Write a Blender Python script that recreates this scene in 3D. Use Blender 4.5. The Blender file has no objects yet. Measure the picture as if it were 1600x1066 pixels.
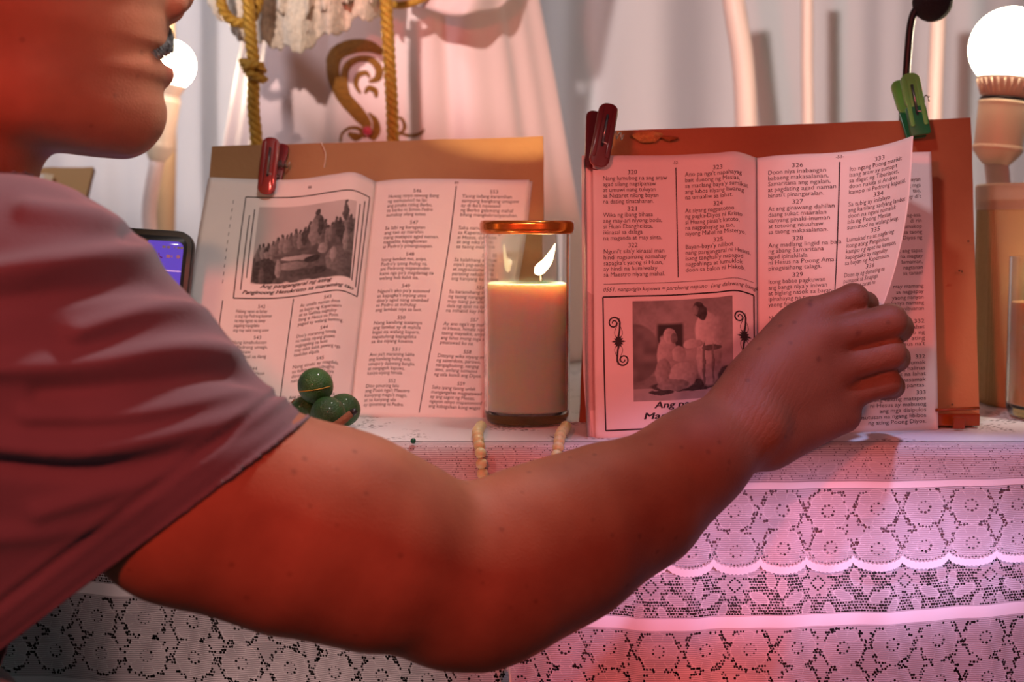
import bpy, math, random
import numpy as np
from mathutils import Vector, Matrix

# ------------------------------------------------------------------ camera, world, lights
SC = bpy.context.scene
COL = SC.collection
FPX = 1600 * 50 / 36.0
CAMZ = 0.90
PITCH = math.radians(4.71)
TAB = 0.75
cd = bpy.data.cameras.new('camera')
cd.lens = 50; cd.sensor_width = 36
cd.dof.use_dof = True; cd.dof.focus_distance = 0.965; cd.dof.aperture_fstop = 6.3
cam = bpy.data.objects.new('camera', cd); COL.objects.link(cam)
cam.location = (0, 0, CAMZ); cam.rotation_euler = (math.pi / 2 - PITCH, 0, 0)
SC.camera = cam
SC.view_settings.view_transform = 'Standard'; SC.view_settings.look = 'None'
SC.view_settings.gamma = 1; SC.view_settings.use_curve_mapping = False
SC.view_settings.exposure = 0.0
W = bpy.data.worlds.new('world'); SC.world = W; W.use_nodes = True
W.node_tree.nodes['Background'].inputs[0].default_value = (0.75, 0.6, 0.68, 1)
W.node_tree.nodes['Background'].inputs[1].default_value = 0.075


def P(px, py, y):
    u = (px - 800) / FPX; v = (533 - py) / FPX
    dy = math.cos(PITCH) + v * math.sin(PITCH); dz = -math.sin(PITCH) + v * math.cos(PITCH)
    t = y / dy
    return np.array([u * t, y, CAMZ + dz * t])


def PT(px, py):
    """point of the table top seen at a pixel"""
    a = PITCH + math.atan((py - 533) / FPX)
    y = (CAMZ - TAB) / math.tan(a)
    return P(px, py, y)


def light(name, kind, loc, target, energy, color, size=0.1, spot=60, blend=0.5):
    l = bpy.data.lights.new(name, kind); l.energy = energy; l.color = color
    if kind == 'AREA': l.size = size
    else: l.shadow_soft_size = size
    if kind == 'SPOT': l.spot_size = math.radians(spot); l.spot_blend = blend
    o = bpy.data.objects.new(name, l); COL.objects.link(o); o.location = loc
    d = Vector(target) - Vector(loc)
    o.rotation_euler = d.to_track_quat('-Z', 'Y').to_euler()
    return o


light('red_key_lamp', 'SPOT', (-0.24, -0.04, 1.17), (0.03, 0.95, 0.80), 22, (1.0, 0.12, 0.09), 0.03, 70, 0.6)
light('red_side_lamp', 'SPOT', (0.34, -0.02, 1.10), (0.20, 1.0, 0.86), 13, (1.0, 0.24, 0.20), 0.04, 30, 0.9)
light('warm_book_fill', 'SPOT', (0.02, 0.34, 1.42), (-0.19, 1.12, 0.86), 11, (1.0, 0.88, 0.82), 0.05, 30, 0.7)  # added fill, no actual reading lamp: warms the left booklet
light('page_fill', 'SPOT', (-0.06, 0.52, 1.38), (0.27, 0.99, 0.95), 7.5, (0.92, 0.90, 1.0), 0.03, 20, 0.8)  # added narrow spot, brightens the lifted page
light('right_warm_fill', 'SPOT', (0.66, 0.72, 1.42), (0.44, 1.10, 0.79), 13, (1.0, 0.84, 0.70), 0.03, 22, 0.8)  # added fill for the table and canister at right
o = light('blue_top_lamp', 'SPOT', (0.23, 0.60, 1.52), (0.24, 0.957, 0.665), 16, (0.50, 0.58, 1.0), 0.02, 13, 0.5)
o.scale = (2.6, 1, 1)
light('shoulder_fill', 'SPOT', (0.12, 1.02, 1.62), (-0.21, 0.78, 0.87), 24, (1.0, 0.86, 0.82), 0.04, 50, 0.9)  # added fill from above for the shirt top and arm
o = light('stage_lamp', 'SPOT', (-0.35, -0.50, 1.75), (0.10, 2.0, 1.13), 150, (1.0, 0.87, 0.82), 0.03, 17, 0.5)
o.scale = (2.8, 1, 1)
light('cool_curtain_fill', 'SPOT', (-0.75, 1.15, 1.75), (-0.52, 1.9, 1.05), 17, (0.84, 0.89, 1.0), 0.06, 88, 0.6)  # added cool fill for the left side of the curtain
light('amber_lamp', 'SPOT', (-0.30, 0.90, 0.93), (-0.17, 1.12, 0.82), 0.4, (1.0, 0.5, 0.22), 0.02, 110, 1.0)
light('low_red_fill', 'SPOT', (0.09, 0.72, 0.44), (0.09, 0.955, 0.60), 2.9, (1.0, 0.14, 0.13), 0.01, 60, 1.0)  # added spot below the view, reddens the middle of the lace
light('low_warm_fill', 'SPOT', (-0.16, 0.76, 0.42), (-0.14, 0.955, 0.63), 1.8, (1.0, 0.62, 0.55), 0.01, 70, 1.0)  # added spot below the view, lifts the dark left lace
light('low_lilac_fill', 'SPOT', (0.34, 0.66, 0.40), (0.30, 0.955, 0.62), 1.5, (1.0, 0.42, 0.62), 0.02, 60, 1.0)  # added pink fill from below for the right lace
o = light('side_lilac_fill', 'SPOT', (0.50, 0.42, 0.68), (0.21, 0.957, 0.670), 11, (0.85, 0.55, 1.0), 0.02, 13, 0.9)  # added lilac fill out of view, brightens the lace front
o.scale = (3.0, 1, 1)


# ------------------------------------------------------------------ materials
def mat(name, col, rough=0.6, bump=0.0, bscale=60, var=0.0, vscale=8, metal=0, trans=0, ior=1.45, emis=None, estr=0,
        sheen=0, sss=0, col2=None, coat=0, detail=4, stretch=None, spec=None):
    m = bpy.data.materials.new(name); m.use_nodes = True
    nt = m.node_tree; b = nt.nodes['Principled BSDF']
    c = (*col, 1)
    b.inputs['Base Color'].default_value = c
    b.inputs['Roughness'].default_value = rough; b.inputs['Metallic'].default_value = metal
    b.inputs['Transmission Weight'].default_value = trans; b.inputs['IOR'].default_value = ior
    b.inputs['Sheen Weight'].default_value = sheen
    b.inputs['Coat Weight'].default_value = coat
    if spec is not None: b.inputs['Specular IOR Level'].default_value = spec
    if sss:
        b.inputs['Subsurface Weight'].default_value = sss; b.inputs['Subsurface Scale'].default_value = 0.01
    if emis:
        b.inputs['Emission Color'].default_value = (*emis, 1); b.inputs['Emission Strength'].default_value = estr
    tc = nt.nodes.new('ShaderNodeTexCoord')
    vec = tc.outputs['Object']
    if stretch:
        mp = nt.nodes.new('ShaderNodeMapping'); mp.inputs['Scale'].default_value = stretch
        nt.links.new(vec, mp.inputs['Vector']); vec = mp.outputs[0]
    if var or col2:
        n = nt.nodes.new('ShaderNodeTexNoise'); n.inputs['Scale'].default_value = vscale; n.inputs['Detail'].default_value = detail
        nt.links.new(vec, n.inputs['Vector'])
        r = nt.nodes.new('ShaderNodeValToRGB')
        r.color_ramp.elements[0].position = 0.3; r.color_ramp.elements[1].position = 0.7
        c2 = col2 or tuple(x * (1 - var) for x in col)
        r.color_ramp.elements[0].color = (*c2, 1); r.color_ramp.elements[1].color = c
        nt.links.new(n.outputs['Fac'], r.inputs['Fac']); nt.links.new(r.outputs[0], b.inputs['Base Color'])
    if bump:
        n = nt.nodes.new('ShaderNodeTexNoise'); n.inputs['Scale'].default_value = bscale; n.inputs['Detail'].default_value = 5
        nt.links.new(vec, n.inputs['Vector'])
        bp = nt.nodes.new('ShaderNodeBump'); bp.inputs['Strength'].default_value = bump; bp.inputs['Distance'].default_value = 0.002
        nt.links.new(n.outputs['Fac'], bp.inputs['Height']); nt.links.new(bp.outputs[0], b.inputs['Normal'])
    return m


def hexc(r, g, b):
    f = lambda c: (c / 255 / 12.92) if c / 255 <= 0.04045 else ((c / 255 + 0.055) / 1.055) ** 2.4
    return (f(r), f(g), f(b))


M = {}
M['paper'] = mat('book_paper', (0.80, 0.74, 0.72), 0.85, 0.08, 300, 0.05, 30)
M['paper_edge'] = mat('page_edges', (0.74, 0.64, 0.62), 0.9, 0.6, 40, 0.15, 60, stretch=(60, 60, 1))
M['ink'] = mat('printing_ink', (0.035, 0.028, 0.03), 0.7, 0, var=0.3, vscale=900)
M['board'] = mat('fibreboard', hexc(172, 134, 88), 0.62, 0.15, 250, 0.0, 9, col2=hexc(148, 104, 64), detail=8)
M['board_edge'] = mat('fibreboard_edge', hexc(96, 62, 42), 0.9, 0.5, 400)
M['amber'] = mat('amber_plastic', hexc(170, 80, 30), 0.2, trans=0.5, spec=0.6)
M['redpeg'] = mat('red_plastic', hexc(136, 14, 14), 0.32, 0.05, 200, 0.25, 40, coat=0.4)
M['darkpeg'] = mat('dark_red_plastic', hexc(98, 12, 14), 0.32, 0.05, 200, 0.3, 40, coat=0.4)
M['greenpeg'] = mat('green_plastic', hexc(96, 170, 80), 0.35, 0.05, 200, coat=0.3, sss=0.2)
M['greendark'] = mat('dark_green_plastic', hexc(20, 104, 58), 0.35, 0.05, 200, coat=0.3)
M['steel'] = mat('spring_steel', (0.35, 0.33, 0.32), 0.3, metal=1)
M['black'] = mat('black_rubber', (0.012, 0.012, 0.013), 0.45, 0.1, 400)
M['foam'] = mat('black_foam', (0.02, 0.022, 0.024), 0.95, 1.0, 900)
M['wax'] = mat('candle_wax', hexc(240, 212, 186), 0.45, 0.12, 90, 0.0, 30, sss=0.9)
M['wax'].node_tree.nodes['Principled BSDF'].inputs['Subsurface Scale'].default_value = 0.035
M['wax_orange'] = mat('orange_candle_wax', hexc(238, 170, 120), 0.45, 0.12, 90, sss=0.5)
M['glass'] = mat('clear_glass', (0.97, 0.98, 0.97), 0.03, trans=1.0, ior=1.35)
M['gold_rim'] = mat('golden_rim', hexc(214, 120, 40), 0.25, metal=0.8, coat=0.5)
M['flame'] = mat('flame', (1, 0.7, 0.3), 1, emis=(1.0, 0.74, 0.36), estr=24)
M['wick'] = mat('burnt_wick', (0.01, 0.008, 0.006), 0.9)
M['bulb'] = mat('lit_bulb', (1, 0.9, 0.75), 0.4, emis=(1.0, 0.80, 0.55), estr=55)
M['bulb_body'] = mat('bulb_plastic', hexc(226, 204, 184), 0.45, 0.05, 200)
M['cream_plastic'] = mat('cream_plastic', hexc(225, 205, 180), 0.4, 0.04, 120)
M['pipe'] = mat('white_pipe', hexc(232, 205, 195), 0.35, 0.04, 60)
M['pipe_beige'] = mat('beige_pipe', hexc(196, 165, 130), 0.5, 0.05, 60)
M['curtain'] = mat('curtain_satin', hexc(212, 208, 212), 0.55, 0.25, 500, 0.05, 6, sheen=0.3, stretch=(3, 3, 0.4))
M['satin'] = mat('statue_satin', hexc(232, 200, 196), 0.55, 0.2, 60, 0.06, 5, sheen=0.4, stretch=(1, 1, .3))
M['ruffle'] = mat('ruffle_lace', hexc(238, 214, 190), 0.85, 1.0, 260, 0.35, 190, sheen=0.3)
M['embroidery'] = mat('gold_embroidery', hexc(166, 106, 34), 0.5, 0.9, 900, 0.4, 300, metal=0.3)
M['cord'] = mat('gold_cord', hexc(214, 160, 62), 0.36, 0.6, 900, 0.2, 200, metal=0.45)
M['jewel'] = mat('red_bead', hexc(190, 50, 70), 0.15, coat=1)
M['lime'] = mat('lime_peel', hexc(44, 92, 26), 0.42, 0.6, 900, 0.4, 60, coat=0.15, col2=hexc(24, 60, 28))
M['lime_mark'] = mat('lime_yellow_line', hexc(150, 120, 30), 0.5)
M['stem'] = mat('brown_stem', hexc(120, 72, 44), 0.8, 0.5, 300)
M['bead'] = mat('glow_bead', hexc(214, 222, 168), 0.3, 0.1, 200, 0.05, 90, sss=0.4, coat=0.3)
M['string'] = mat('white_string', (0.8, 0.75, 0.65), 0.8)
M['pin'] = mat('green_pin_head', hexc(12, 96, 70), 0.25, coat=0.6)
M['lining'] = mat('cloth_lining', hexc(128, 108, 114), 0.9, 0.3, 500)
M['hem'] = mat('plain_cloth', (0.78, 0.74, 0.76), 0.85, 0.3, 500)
M['table'] = mat('dark_table_wood', (0.03, 0.022, 0.02), 0.6, 0.2, 40, 0.4, 10)
M['skin_st'] = mat('painted_plaster', hexc(224, 170, 140), 0.45)
M['hair'] = mat('black_hair', (0.012, 0.01, 0.009), 0.5, 0.6, 300, stretch=(1, 1, 0.2))
M['eye'] = mat('eye_white', (0.8, 0.78, 0.75), 0.1)
M['iris'] = mat('brown_iris', (0.06, 0.03, 0.015), 0.1)
M['teal'] = mat('teal_cotton', hexc(110, 150, 150), 0.9, 0.4, 500, 0.1, 20, sheen=0.2)
M['stool'] = mat('blue_plastic', hexc(60, 90, 150), 0.45)
M['floor'] = mat('cement_floor', (0.25, 0.23, 0.22), 0.8, 0.3, 30, 0.3, 4)
M['wall'] = mat('wall_paint', (0.45, 0.42, 0.40), 0.85, 0.2, 30, 0.1, 4)
M['screen'] = mat('phone_screen', (0.02, 0.02, 0.03), 0.08, emis=hexc(120, 84, 226), estr=0.62)
M['screen_bar'] = mat('phone_screen_bar', (0.02, 0.02, 0.03), 0.08, emis=hexc(138, 104, 232), estr=0.75)
M['icon'] = mat('phone_icon', (0.02, 0.0, 0.02), 0.3, emis=hexc(120, 20, 120), estr=0.5)
M['icon_dark'] = mat('phone_status_text', (0.02, 0.02, 0.02), 0.3, emis=hexc(30, 20, 60), estr=0.4)
M['tape'] = mat('masking_tape', hexc(222, 190, 150), 0.7)
M['note'] = mat('note_paper', hexc(232, 214, 196), 0.8)
M['label'] = mat('small_print', (0.05, 0.04, 0.04), 0.8)


def weave_mat(name, c1, c2, scale):
    m = mat(name, c1, 0.85)
    nt = m.node_tree; b = nt.nodes['Principled BSDF']
    tc = nt.nodes.new('ShaderNodeTexCoord')
    h = []
    for d in ('X', 'Z'):
        w = nt.nodes.new('ShaderNodeTexWave'); w.bands_direction = d; w.inputs['Scale'].default_value = scale; w.inputs['Distortion'].default_value = 1.2
        nt.links.new(tc.outputs['Object'], w.inputs['Vector']); h.append(w.outputs['Fac'])
    mx = nt.nodes.new('ShaderNodeMath'); mx.operation = 'MULTIPLY'
    nt.links.new(h[0], mx.inputs[0]); nt.links.new(h[1], mx.inputs[1])
    r = nt.nodes.new('ShaderNodeMixRGB'); r.inputs[1].default_value = (*c2, 1); r.inputs[2].default_value = (*c1, 1)
    nt.links.new(mx.outputs[0], r.inputs[0]); nt.links.new(r.outputs[0], b.inputs['Base Color'])
    bp = nt.nodes.new('ShaderNodeBump'); bp.inputs['Distance'].default_value = 0.0008; bp.inputs['Strength'].default_value = 0.7
    nt.links.new(mx.outputs[0], bp.inputs['Height']); nt.links.new(bp.outputs[0], b.inputs['Normal'])
    return m


M['burlap'] = weave_mat('woven_jute', hexc(236, 206, 150), hexc(186, 150, 96), 330)


def shirt_mat():
    m = mat('shirt_cotton', hexc(112, 92, 102), 0.9, 0.25, 900, 0.08, 30, sheen=0.25)
    return m


M['shirt'] = shirt_mat()


def skin_mat():
    m = mat('skin', hexc(158, 104, 76), 0.6, 0, sss=0.10, spec=.35)
    nt = m.node_tree; b = nt.nodes['Principled BSDF']
    tc = nt.nodes.new('ShaderNodeTexCoord')
    n1 = nt.nodes.new('ShaderNodeTexNoise'); n1.inputs['Scale'].default_value = 22; n1.inputs['Detail'].default_value = 8
    nt.links.new(tc.outputs['Object'], n1.inputs['Vector'])
    r = nt.nodes.new('ShaderNodeValToRGB'); r.color_ramp.elements[0].position = 0.3; r.color_ramp.elements[1].position = 0.75
    r.color_ramp.elements[0].color = (*hexc(140, 86, 62), 1); r.color_ramp.elements[1].color = (*hexc(170, 112, 82), 1)
    nt.links.new(n1.outputs['Fac'], r.inputs['Fac'])
    a = nt.nodes.new('ShaderNodeAttribute'); a.attribute_name = 'tint'
    mx = nt.nodes.new('ShaderNodeMixRGB'); mx.blend_type = 'MULTIPLY'; mx.inputs[0].default_value = 1
    nt.links.new(r.outputs[0], mx.inputs[1]); nt.links.new(a.outputs['Color'], mx.inputs[2])
    # scattered small freckles
    v = nt.nodes.new('ShaderNodeTexVoronoi'); v.inputs['Scale'].default_value = 70
    nt.links.new(tc.outputs['Object'], v.inputs['Vector'])
    rr = nt.nodes.new('ShaderNodeMapRange'); rr.inputs[1].default_value = 0.07; rr.inputs[2].default_value = 0.15
    rr.inputs[3].default_value = 0.75; rr.inputs[4].default_value = 1
    nt.links.new(v.outputs['Distance'], rr.inputs[0])
    mx2 = nt.nodes.new('ShaderNodeMixRGB'); mx2.blend_type = 'MULTIPLY'; mx2.inputs[0].default_value = 1
    nt.links.new(mx.outputs[0], mx2.inputs[1]); nt.links.new(rr.outputs[0], mx2.inputs[2])
    nt.links.new(mx2.outputs[0], b.inputs['Base Color'])
    # pores and wrist creases
    n2 = nt.nodes.new('ShaderNodeTexVoronoi'); n2.inputs['Scale'].default_value = 900
    nt.links.new(tc.outputs['Object'], n2.inputs['Vector'])
    w = nt.nodes.new('ShaderNodeTexWave'); w.wave_type = 'BANDS'; w.bands_direction = 'X'
    w.inputs['Scale'].default_value = 75; w.inputs['Distortion'].default_value = 5; w.inputs['Detail'].default_value = 3
    w.inputs['Detail Scale'].default_value = 1.2
    mp = nt.nodes.new('ShaderNodeMapping'); mp.inputs['Rotation'].default_value = (0, math.radians(-35), 0)
    nt.links.new(tc.outputs['Object'], mp.inputs['Vector']); nt.links.new(mp.outputs[0], w.inputs['Vector'])
    pw = nt.nodes.new('ShaderNodeMath'); pw.operation = 'POWER'; pw.inputs[1].default_value = 0.35
    nt.links.new(w.outputs['Fac'], pw.inputs[0])
    am = nt.nodes.new('ShaderNodeAttribute'); am.attribute_name = 'crease'
    mu = nt.nodes.new('ShaderNodeMath'); mu.operation = 'MULTIPLY'
    nt.links.new(pw.outputs[0], mu.inputs[0]); nt.links.new(am.outputs['Fac'], mu.inputs[1])
    ad = nt.nodes.new('ShaderNodeMath'); ad.operation = 'MULTIPLY_ADD'; ad.inputs[1].default_value = 0.22
    nt.links.new(n2.outputs['Distance'], ad.inputs[0]); nt.links.new(mu.outputs[0], ad.inputs[2])
    bp = nt.nodes.new('ShaderNodeBump'); bp.inputs['Distance'].default_value = 0.0012; bp.inputs['Strength'].default_value = 0.6
    nt.links.new(ad.outputs[0], bp.inputs['Height']); nt.links.new(bp.outputs[0], b.inputs['Normal'])
    return m


M['skin'] = skin_mat()


def lace_mat():
    m = bpy.data.materials.new('lace_net'); m.use_nodes = True
    nt = m.node_tree; b = nt.nodes['Principled BSDF']; out = nt.nodes['Material Output']
    b.inputs['Roughness'].default_value = 0.8; b.inputs['Sheen Weight'].default_value = 0.2
    mc = nt.nodes.new('ShaderNodeMixRGB'); mc.inputs[1].default_value = (0.74, 0.69, 0.72, 1); mc.inputs[2].default_value = (0.93, 0.90, 0.91, 1)
    nt.links.new(mc.outputs[0], b.inputs['Base Color'])
    ah = nt.nodes.new('ShaderNodeAttribute'); ah.attribute_name = 'hole'
    at = nt.nodes.new('ShaderNodeAttribute'); at.attribute_name = 'thread'
    nt.links.new(at.outputs['Fac'], mc.inputs[0])
    uv = nt.nodes.new('ShaderNodeUVMap')
    sp = nt.nodes.new('ShaderNodeSeparateXYZ'); nt.links.new(uv.outputs[0], sp.inputs[0])
    # ribs of the knitted ground: one every 1.3 mm
    s1 = nt.nodes.new('ShaderNodeMath'); s1.operation = 'MULTIPLY'; s1.inputs[1].default_value = 2 * math.pi / 1.35
    nt.links.new(sp.outputs['Y'], s1.inputs[0])
    s2 = nt.nodes.new('ShaderNodeMath'); s2.operation = 'SINE'; nt.links.new(s1.outputs[0], s2.inputs[0])
    mr = nt.nodes.new('ShaderNodeMapRange'); mr.inputs[1].default_value = -1; mr.inputs[2].default_value = 1
    mr.inputs[3].default_value = 0.50; mr.inputs[4].default_value = 0.88
    nt.links.new(s2.outputs[0], mr.inputs[0])
    mx = nt.nodes.new('ShaderNodeMath'); mx.operation = 'MAXIMUM'
    nt.links.new(mr.outputs[0], mx.inputs[0]); nt.links.new(at.outputs['Fac'], mx.inputs[1])
    hr = nt.nodes.new('ShaderNodeMapRange'); hr.inputs[1].default_value = -0.12; hr.inputs[2].default_value = 0.12
    hr.inputs[3].default_value = 1; hr.inputs[4].default_value = 0
    nt.links.new(ah.outputs['Fac'], hr.inputs[0])
    al = nt.nodes.new('ShaderNodeMath'); al.operation = 'MULTIPLY'; al.use_clamp = True
    nt.links.new(mx.outputs[0], al.inputs[0]); nt.links.new(hr.outputs[0], al.inputs[1])
    nt.links.new(al.outputs[0], b.inputs['Alpha'])
    bp = nt.nodes.new('ShaderNodeBump'); bp.inputs['Distance'].default_value = 0.0008; bp.inputs['Strength'].default_value = 0.6
    nt.links.new(mx.outputs[0], bp.inputs['Height']); nt.links.new(bp.outputs[0], b.inputs['Normal'])
    return m


M['lace'] = lace_mat()


def top_cloth_mat():
    m = mat('table_cloth_top', (0.80, 0.77, 0.78), 0.85, 0.3, 500)
    nt = m.node_tree; b = nt.nodes['Principled BSDF']
    tc = nt.nodes.new('ShaderNodeTexCoord')
    v = nt.nodes.new('ShaderNodeTexVoronoi'); v.inputs['Scale'].default_value = 260
    n = nt.nodes.new('ShaderNodeTexNoise'); n.inputs['Scale'].default_value = 26; n.inputs['Detail'].default_value = 2
    for x in (v, n): nt.links.new(tc.outputs['Object'], x.inputs['Vector'])
    r1 = nt.nodes.new('ShaderNodeMapRange'); r1.inputs[1].default_value = 0.30; r1.inputs[2].default_value = 0.42; r1.inputs[3].default_value = 1; r1.inputs[4].default_value = 0
    nt.links.new(v.outputs['Distance'], r1.inputs[0])
    r2 = nt.nodes.new('ShaderNodeMapRange'); r2.inputs[1].default_value = 0.55; r2.inputs[2].default_value = 0.62
    nt.links.new(n.outputs['Fac'], r2.inputs[0])
    mu = nt.nodes.new('ShaderNodeMath'); mu.operation = 'MULTIPLY'
    nt.links.new(r1.outputs[0], mu.inputs[0]); nt.links.new(r2.outputs[0], mu.inputs[1])
    mx = nt.nodes.new('ShaderNodeMixRGB'); mx.inputs[1].default_value = (0.80, 0.77, 0.78, 1); mx.inputs[2].default_value = (0.12, 0.10, 0.10, 1)
    nt.links.new(mu.outputs[0], mx.inputs[0]); nt.links.new(mx.outputs[0], b.inputs['Base Color'])
    return m


M['topcloth'] = top_cloth_mat()


def print_mat():
    m = bpy.data.materials.new('halftone_print'); m.use_nodes = True
    nt = m.node_tree; b = nt.nodes['Principled BSDF']; b.inputs['Roughness'].default_value = 0.8
    a = nt.nodes.new('ShaderNodeAttribute'); a.attribute_name = 'tone'
    nt.links.new(a.outputs['Color'], b.inputs['Base Color'])
    return m


M['print'] = print_mat()


# ------------------------------------------------------------------ helpers
def link(name, me, m=None, parent=None, smooth=True):
    o = bpy.data.objects.new(name, me); COL.objects.link(o)
    if m is not None and not me.materials: me.materials.append(m)
    if smooth and me.polygons:
        me.polygons.foreach_set('use_smooth', np.ones(len(me.polygons), dtype=bool))
    if parent is not None:
        o.parent = parent
        o.matrix_parent_inverse = parent.matrix_world.inverted() if parent.type != 'EMPTY' else Matrix.Translation(parent.location).inverted()
    return o


def mesh(name, v, f):
    me = bpy.data.meshes.new(name)
    me.from_pydata([tuple(map(float, p)) for p in v], [], f); me.update()
    return me


def qmesh(name, v, q):
    """fast mesh out of arrays of vertices and quads"""
    me = bpy.data.meshes.new(name); v = np.asarray(v, dtype=np.float32); q = np.asarray(q, dtype=np.int32)
    k = q.shape[1]
    me.vertices.add(len(v)); me.vertices.foreach_set('co', v.ravel())
    me.loops.add(q.size); me.loops.foreach_set('vertex_index', q.ravel())
    me.polygons.add(len(q)); me.polygons.foreach_set('loop_start', np.arange(0, q.size, k, dtype=np.int32))
    me.update(calc_edges=True); me.validate()
    return me


def thing(name, label, cat, loc=(0, 0, 0), group=None):
    o = bpy.data.objects.new(name, None); COL.objects.link(o); o.location = tuple(map(float, loc)); o.empty_display_size = 0.01
    o['label'] = label; o['category'] = cat
    if group: o['group'] = group
    return o


def tag(o, label, cat, group=None):
    o['label'] = label; o['category'] = cat
    if group: o['group'] = group
    return o


class MB:
    def __init__(s): s.v = []; s.f = []

    def add(s, v, f):
        n = len(s.v); s.v += [tuple(map(float, p)) for p in v]; s.f += [tuple(i + n for i in q) for q in f]

    def tube(s, pts, r, n=10, cap=True, sx=1.0):
        pts = [Vector(p) for p in pts]
        rs = r if hasattr(r, '__len__') else [r] * len(pts)
        V = []; F = []
        t0 = (pts[1] - pts[0]).normalized()
        a = t0.orthogonal().normalized()
        for i, p in enumerate(pts):
            t = (pts[min(i + 1, len(pts) - 1)] - pts[max(i - 1, 0)]).normalized()
            a = (a - t * a.dot(t)).normalized(); b = t.cross(a)
            for k in range(n):
                w = 2 * math.pi * k / n
                V.append(p + (a * math.cos(w) * sx + b * math.sin(w)) * rs[i])
        for i in range(len(pts) - 1):
            for k in range(n):
                F.append((i * n + k, i * n + (k + 1) % n, (i + 1) * n + (k + 1) % n, (i + 1) * n + k))
        if cap:
            F.append(tuple(range(n))[::-1]); F.append(tuple((len(pts) - 1) * n + k for k in range(n)))
        s.add(V, F)

    def lathe(s, prof, c, n=40, axis=None, sq=None, cap=False):
        c = Vector(c); ax = Vector(axis or (0, 0, 1)).normalized()
        q = Vector((0, 0, 1)).rotation_difference(ax)
        V = []; F = []
        pr = [prof[0]]
        for (r0, z0), (r1, z1) in zip(prof[:-1], prof[1:]):      # support rings keep the shading of long walls flat
            L = math.hypot(r1 - r0, z1 - z0)
            if L > .004: pr += [(r0 + (r1 - r0) * k, z0 + (z1 - z0) * k) for k in (.0004 / L, 1 - .0004 / L)]
            pr.append((r1, z1))
        prof = pr
        for r, z in prof:
            for k in range(n):
                w = 2 * math.pi * k / n
                x, y = math.cos(w), math.sin(w)
                if sq:
                    d = (abs(x) ** sq + abs(y) ** sq) ** (-1 / sq); x *= d; y *= d
                V.append(c + q @ Vector((r * x, r * y, z)))
        for i in range(len(prof) - 1):
            for k in range(n):
                F.append((i * n + k, i * n + (k + 1) % n, (i + 1) * n + (k + 1) % n, (i + 1) * n + k))
        if cap:
            F.append(tuple(range(n))[::-1]); F.append(tuple((len(prof) - 1) * n + k for k in range(n)))
        s.add(V, F)

    def ball(s, c, r, n=16, rx=None):
        c = np.array(c, float); R = np.array(rx if rx is not None else (r, r, r), float)
        V = []; F = []; m = n // 2
        for i in range(m + 1):
            a = math.pi * i / m
            for k in range(n):
                w = 2 * math.pi * k / n
                V.append(c + R * np.array([math.sin(a) * math.cos(w), math.sin(a) * math.sin(w), math.cos(a)]))
        for i in range(m):
            for k in range(n):
                F.append((i * n + k, (i + 1) * n + k, (i + 1) * n + (k + 1) % n, i * n + (k + 1) % n))
        s.add(V, F)

    def box(s, c, ex, ey, ez):
        c, ex, ey, ez = (np.array(a, float) for a in (c, ex, ey, ez))
        V = [c + a * ex + b * ey + d * ez for a in (-1, 1) for b in (-1, 1) for d in (-1, 1)]
        s.add(V, [(0, 1, 3, 2), (4, 6, 7, 5), (0, 4, 5, 1), (2, 3, 7, 6), (0, 2, 6, 4), (1, 5, 7, 3)])

    def prism(s, outline, c, ex, ey, n, th):
        """outline in (a,b) along ex,ey, extruded by th along n"""
        c, ex, ey, n = (np.array(a, float) for a in (c, ex, ey, n)); k = len(outline)
        V = [c + a * ex + b * ey for a, b in outline] + [c + a * ex + b * ey + n * th for a, b in outline]
        F = [tuple(range(k)), tuple(range(2 * k - 1, k - 1, -1))] + [(i, i + k, (i + 1) % k + k, (i + 1) % k) for i in range(k)]
        s.add(V, F)

    def obj(s, name, m, parent=None, smooth=True, bevel=0, solid=0, sub=0):
        o = link(name, mesh(name, s.v, s.f), m, parent, smooth)
        if solid:
            md = o.modifiers.new('solid', 'SOLIDIFY'); md.thickness = solid
        if bevel:
            md = o.modifiers.new('bevel', 'BEVEL'); md.width = bevel; md.segments = 3; md.limit_method = 'ANGLE'
            md.angle_limit = math.radians(40)
        if sub:
            md = o.modifiers.new('sub', 'SUBSURF'); md.levels = sub; md.render_levels = sub
        return o


def rrect(w, h, r, n=5):
    out = []
    for cx, cy, a0 in ((w - r, h - r, 0), (-w + r, h - r, 90), (-w + r, -h + r, 180), (w - r, -h + r, 270)):
        for i in range(n + 1):
            a = math.radians(a0 + 90 * i / n); out.append((cx + r * math.cos(a), cy + r * math.sin(a)))
    return out


def cr(p, t):
    """Catmull-Rom over rows of p (n, ...) at t in 0..1"""
    n = len(p); x = np.clip(np.asarray(t, float), -0.05, 1.05) * (n - 1); i = np.clip(np.floor(x).astype(int), 0, n - 2); f = x - i
    pe = np.concatenate([[2 * p[0] - p[1]], p, [2 * p[-1] - p[-2]]])
    a, b, c, d = pe[i], pe[i + 1], pe[i + 2], pe[i + 3]
    f = f.reshape(f.shape + (1,) * (p.ndim - 1))
    return 0.5 * (2 * b + (c - a) * f + (2 * a - 5 * b + 4 * c - d) * f ** 2 + (3 * b - a - 3 * c + d) * f ** 3)


def smooth_path(pts, n):
    return cr(np.array(pts, float), np.linspace(0, 1, n))


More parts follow.
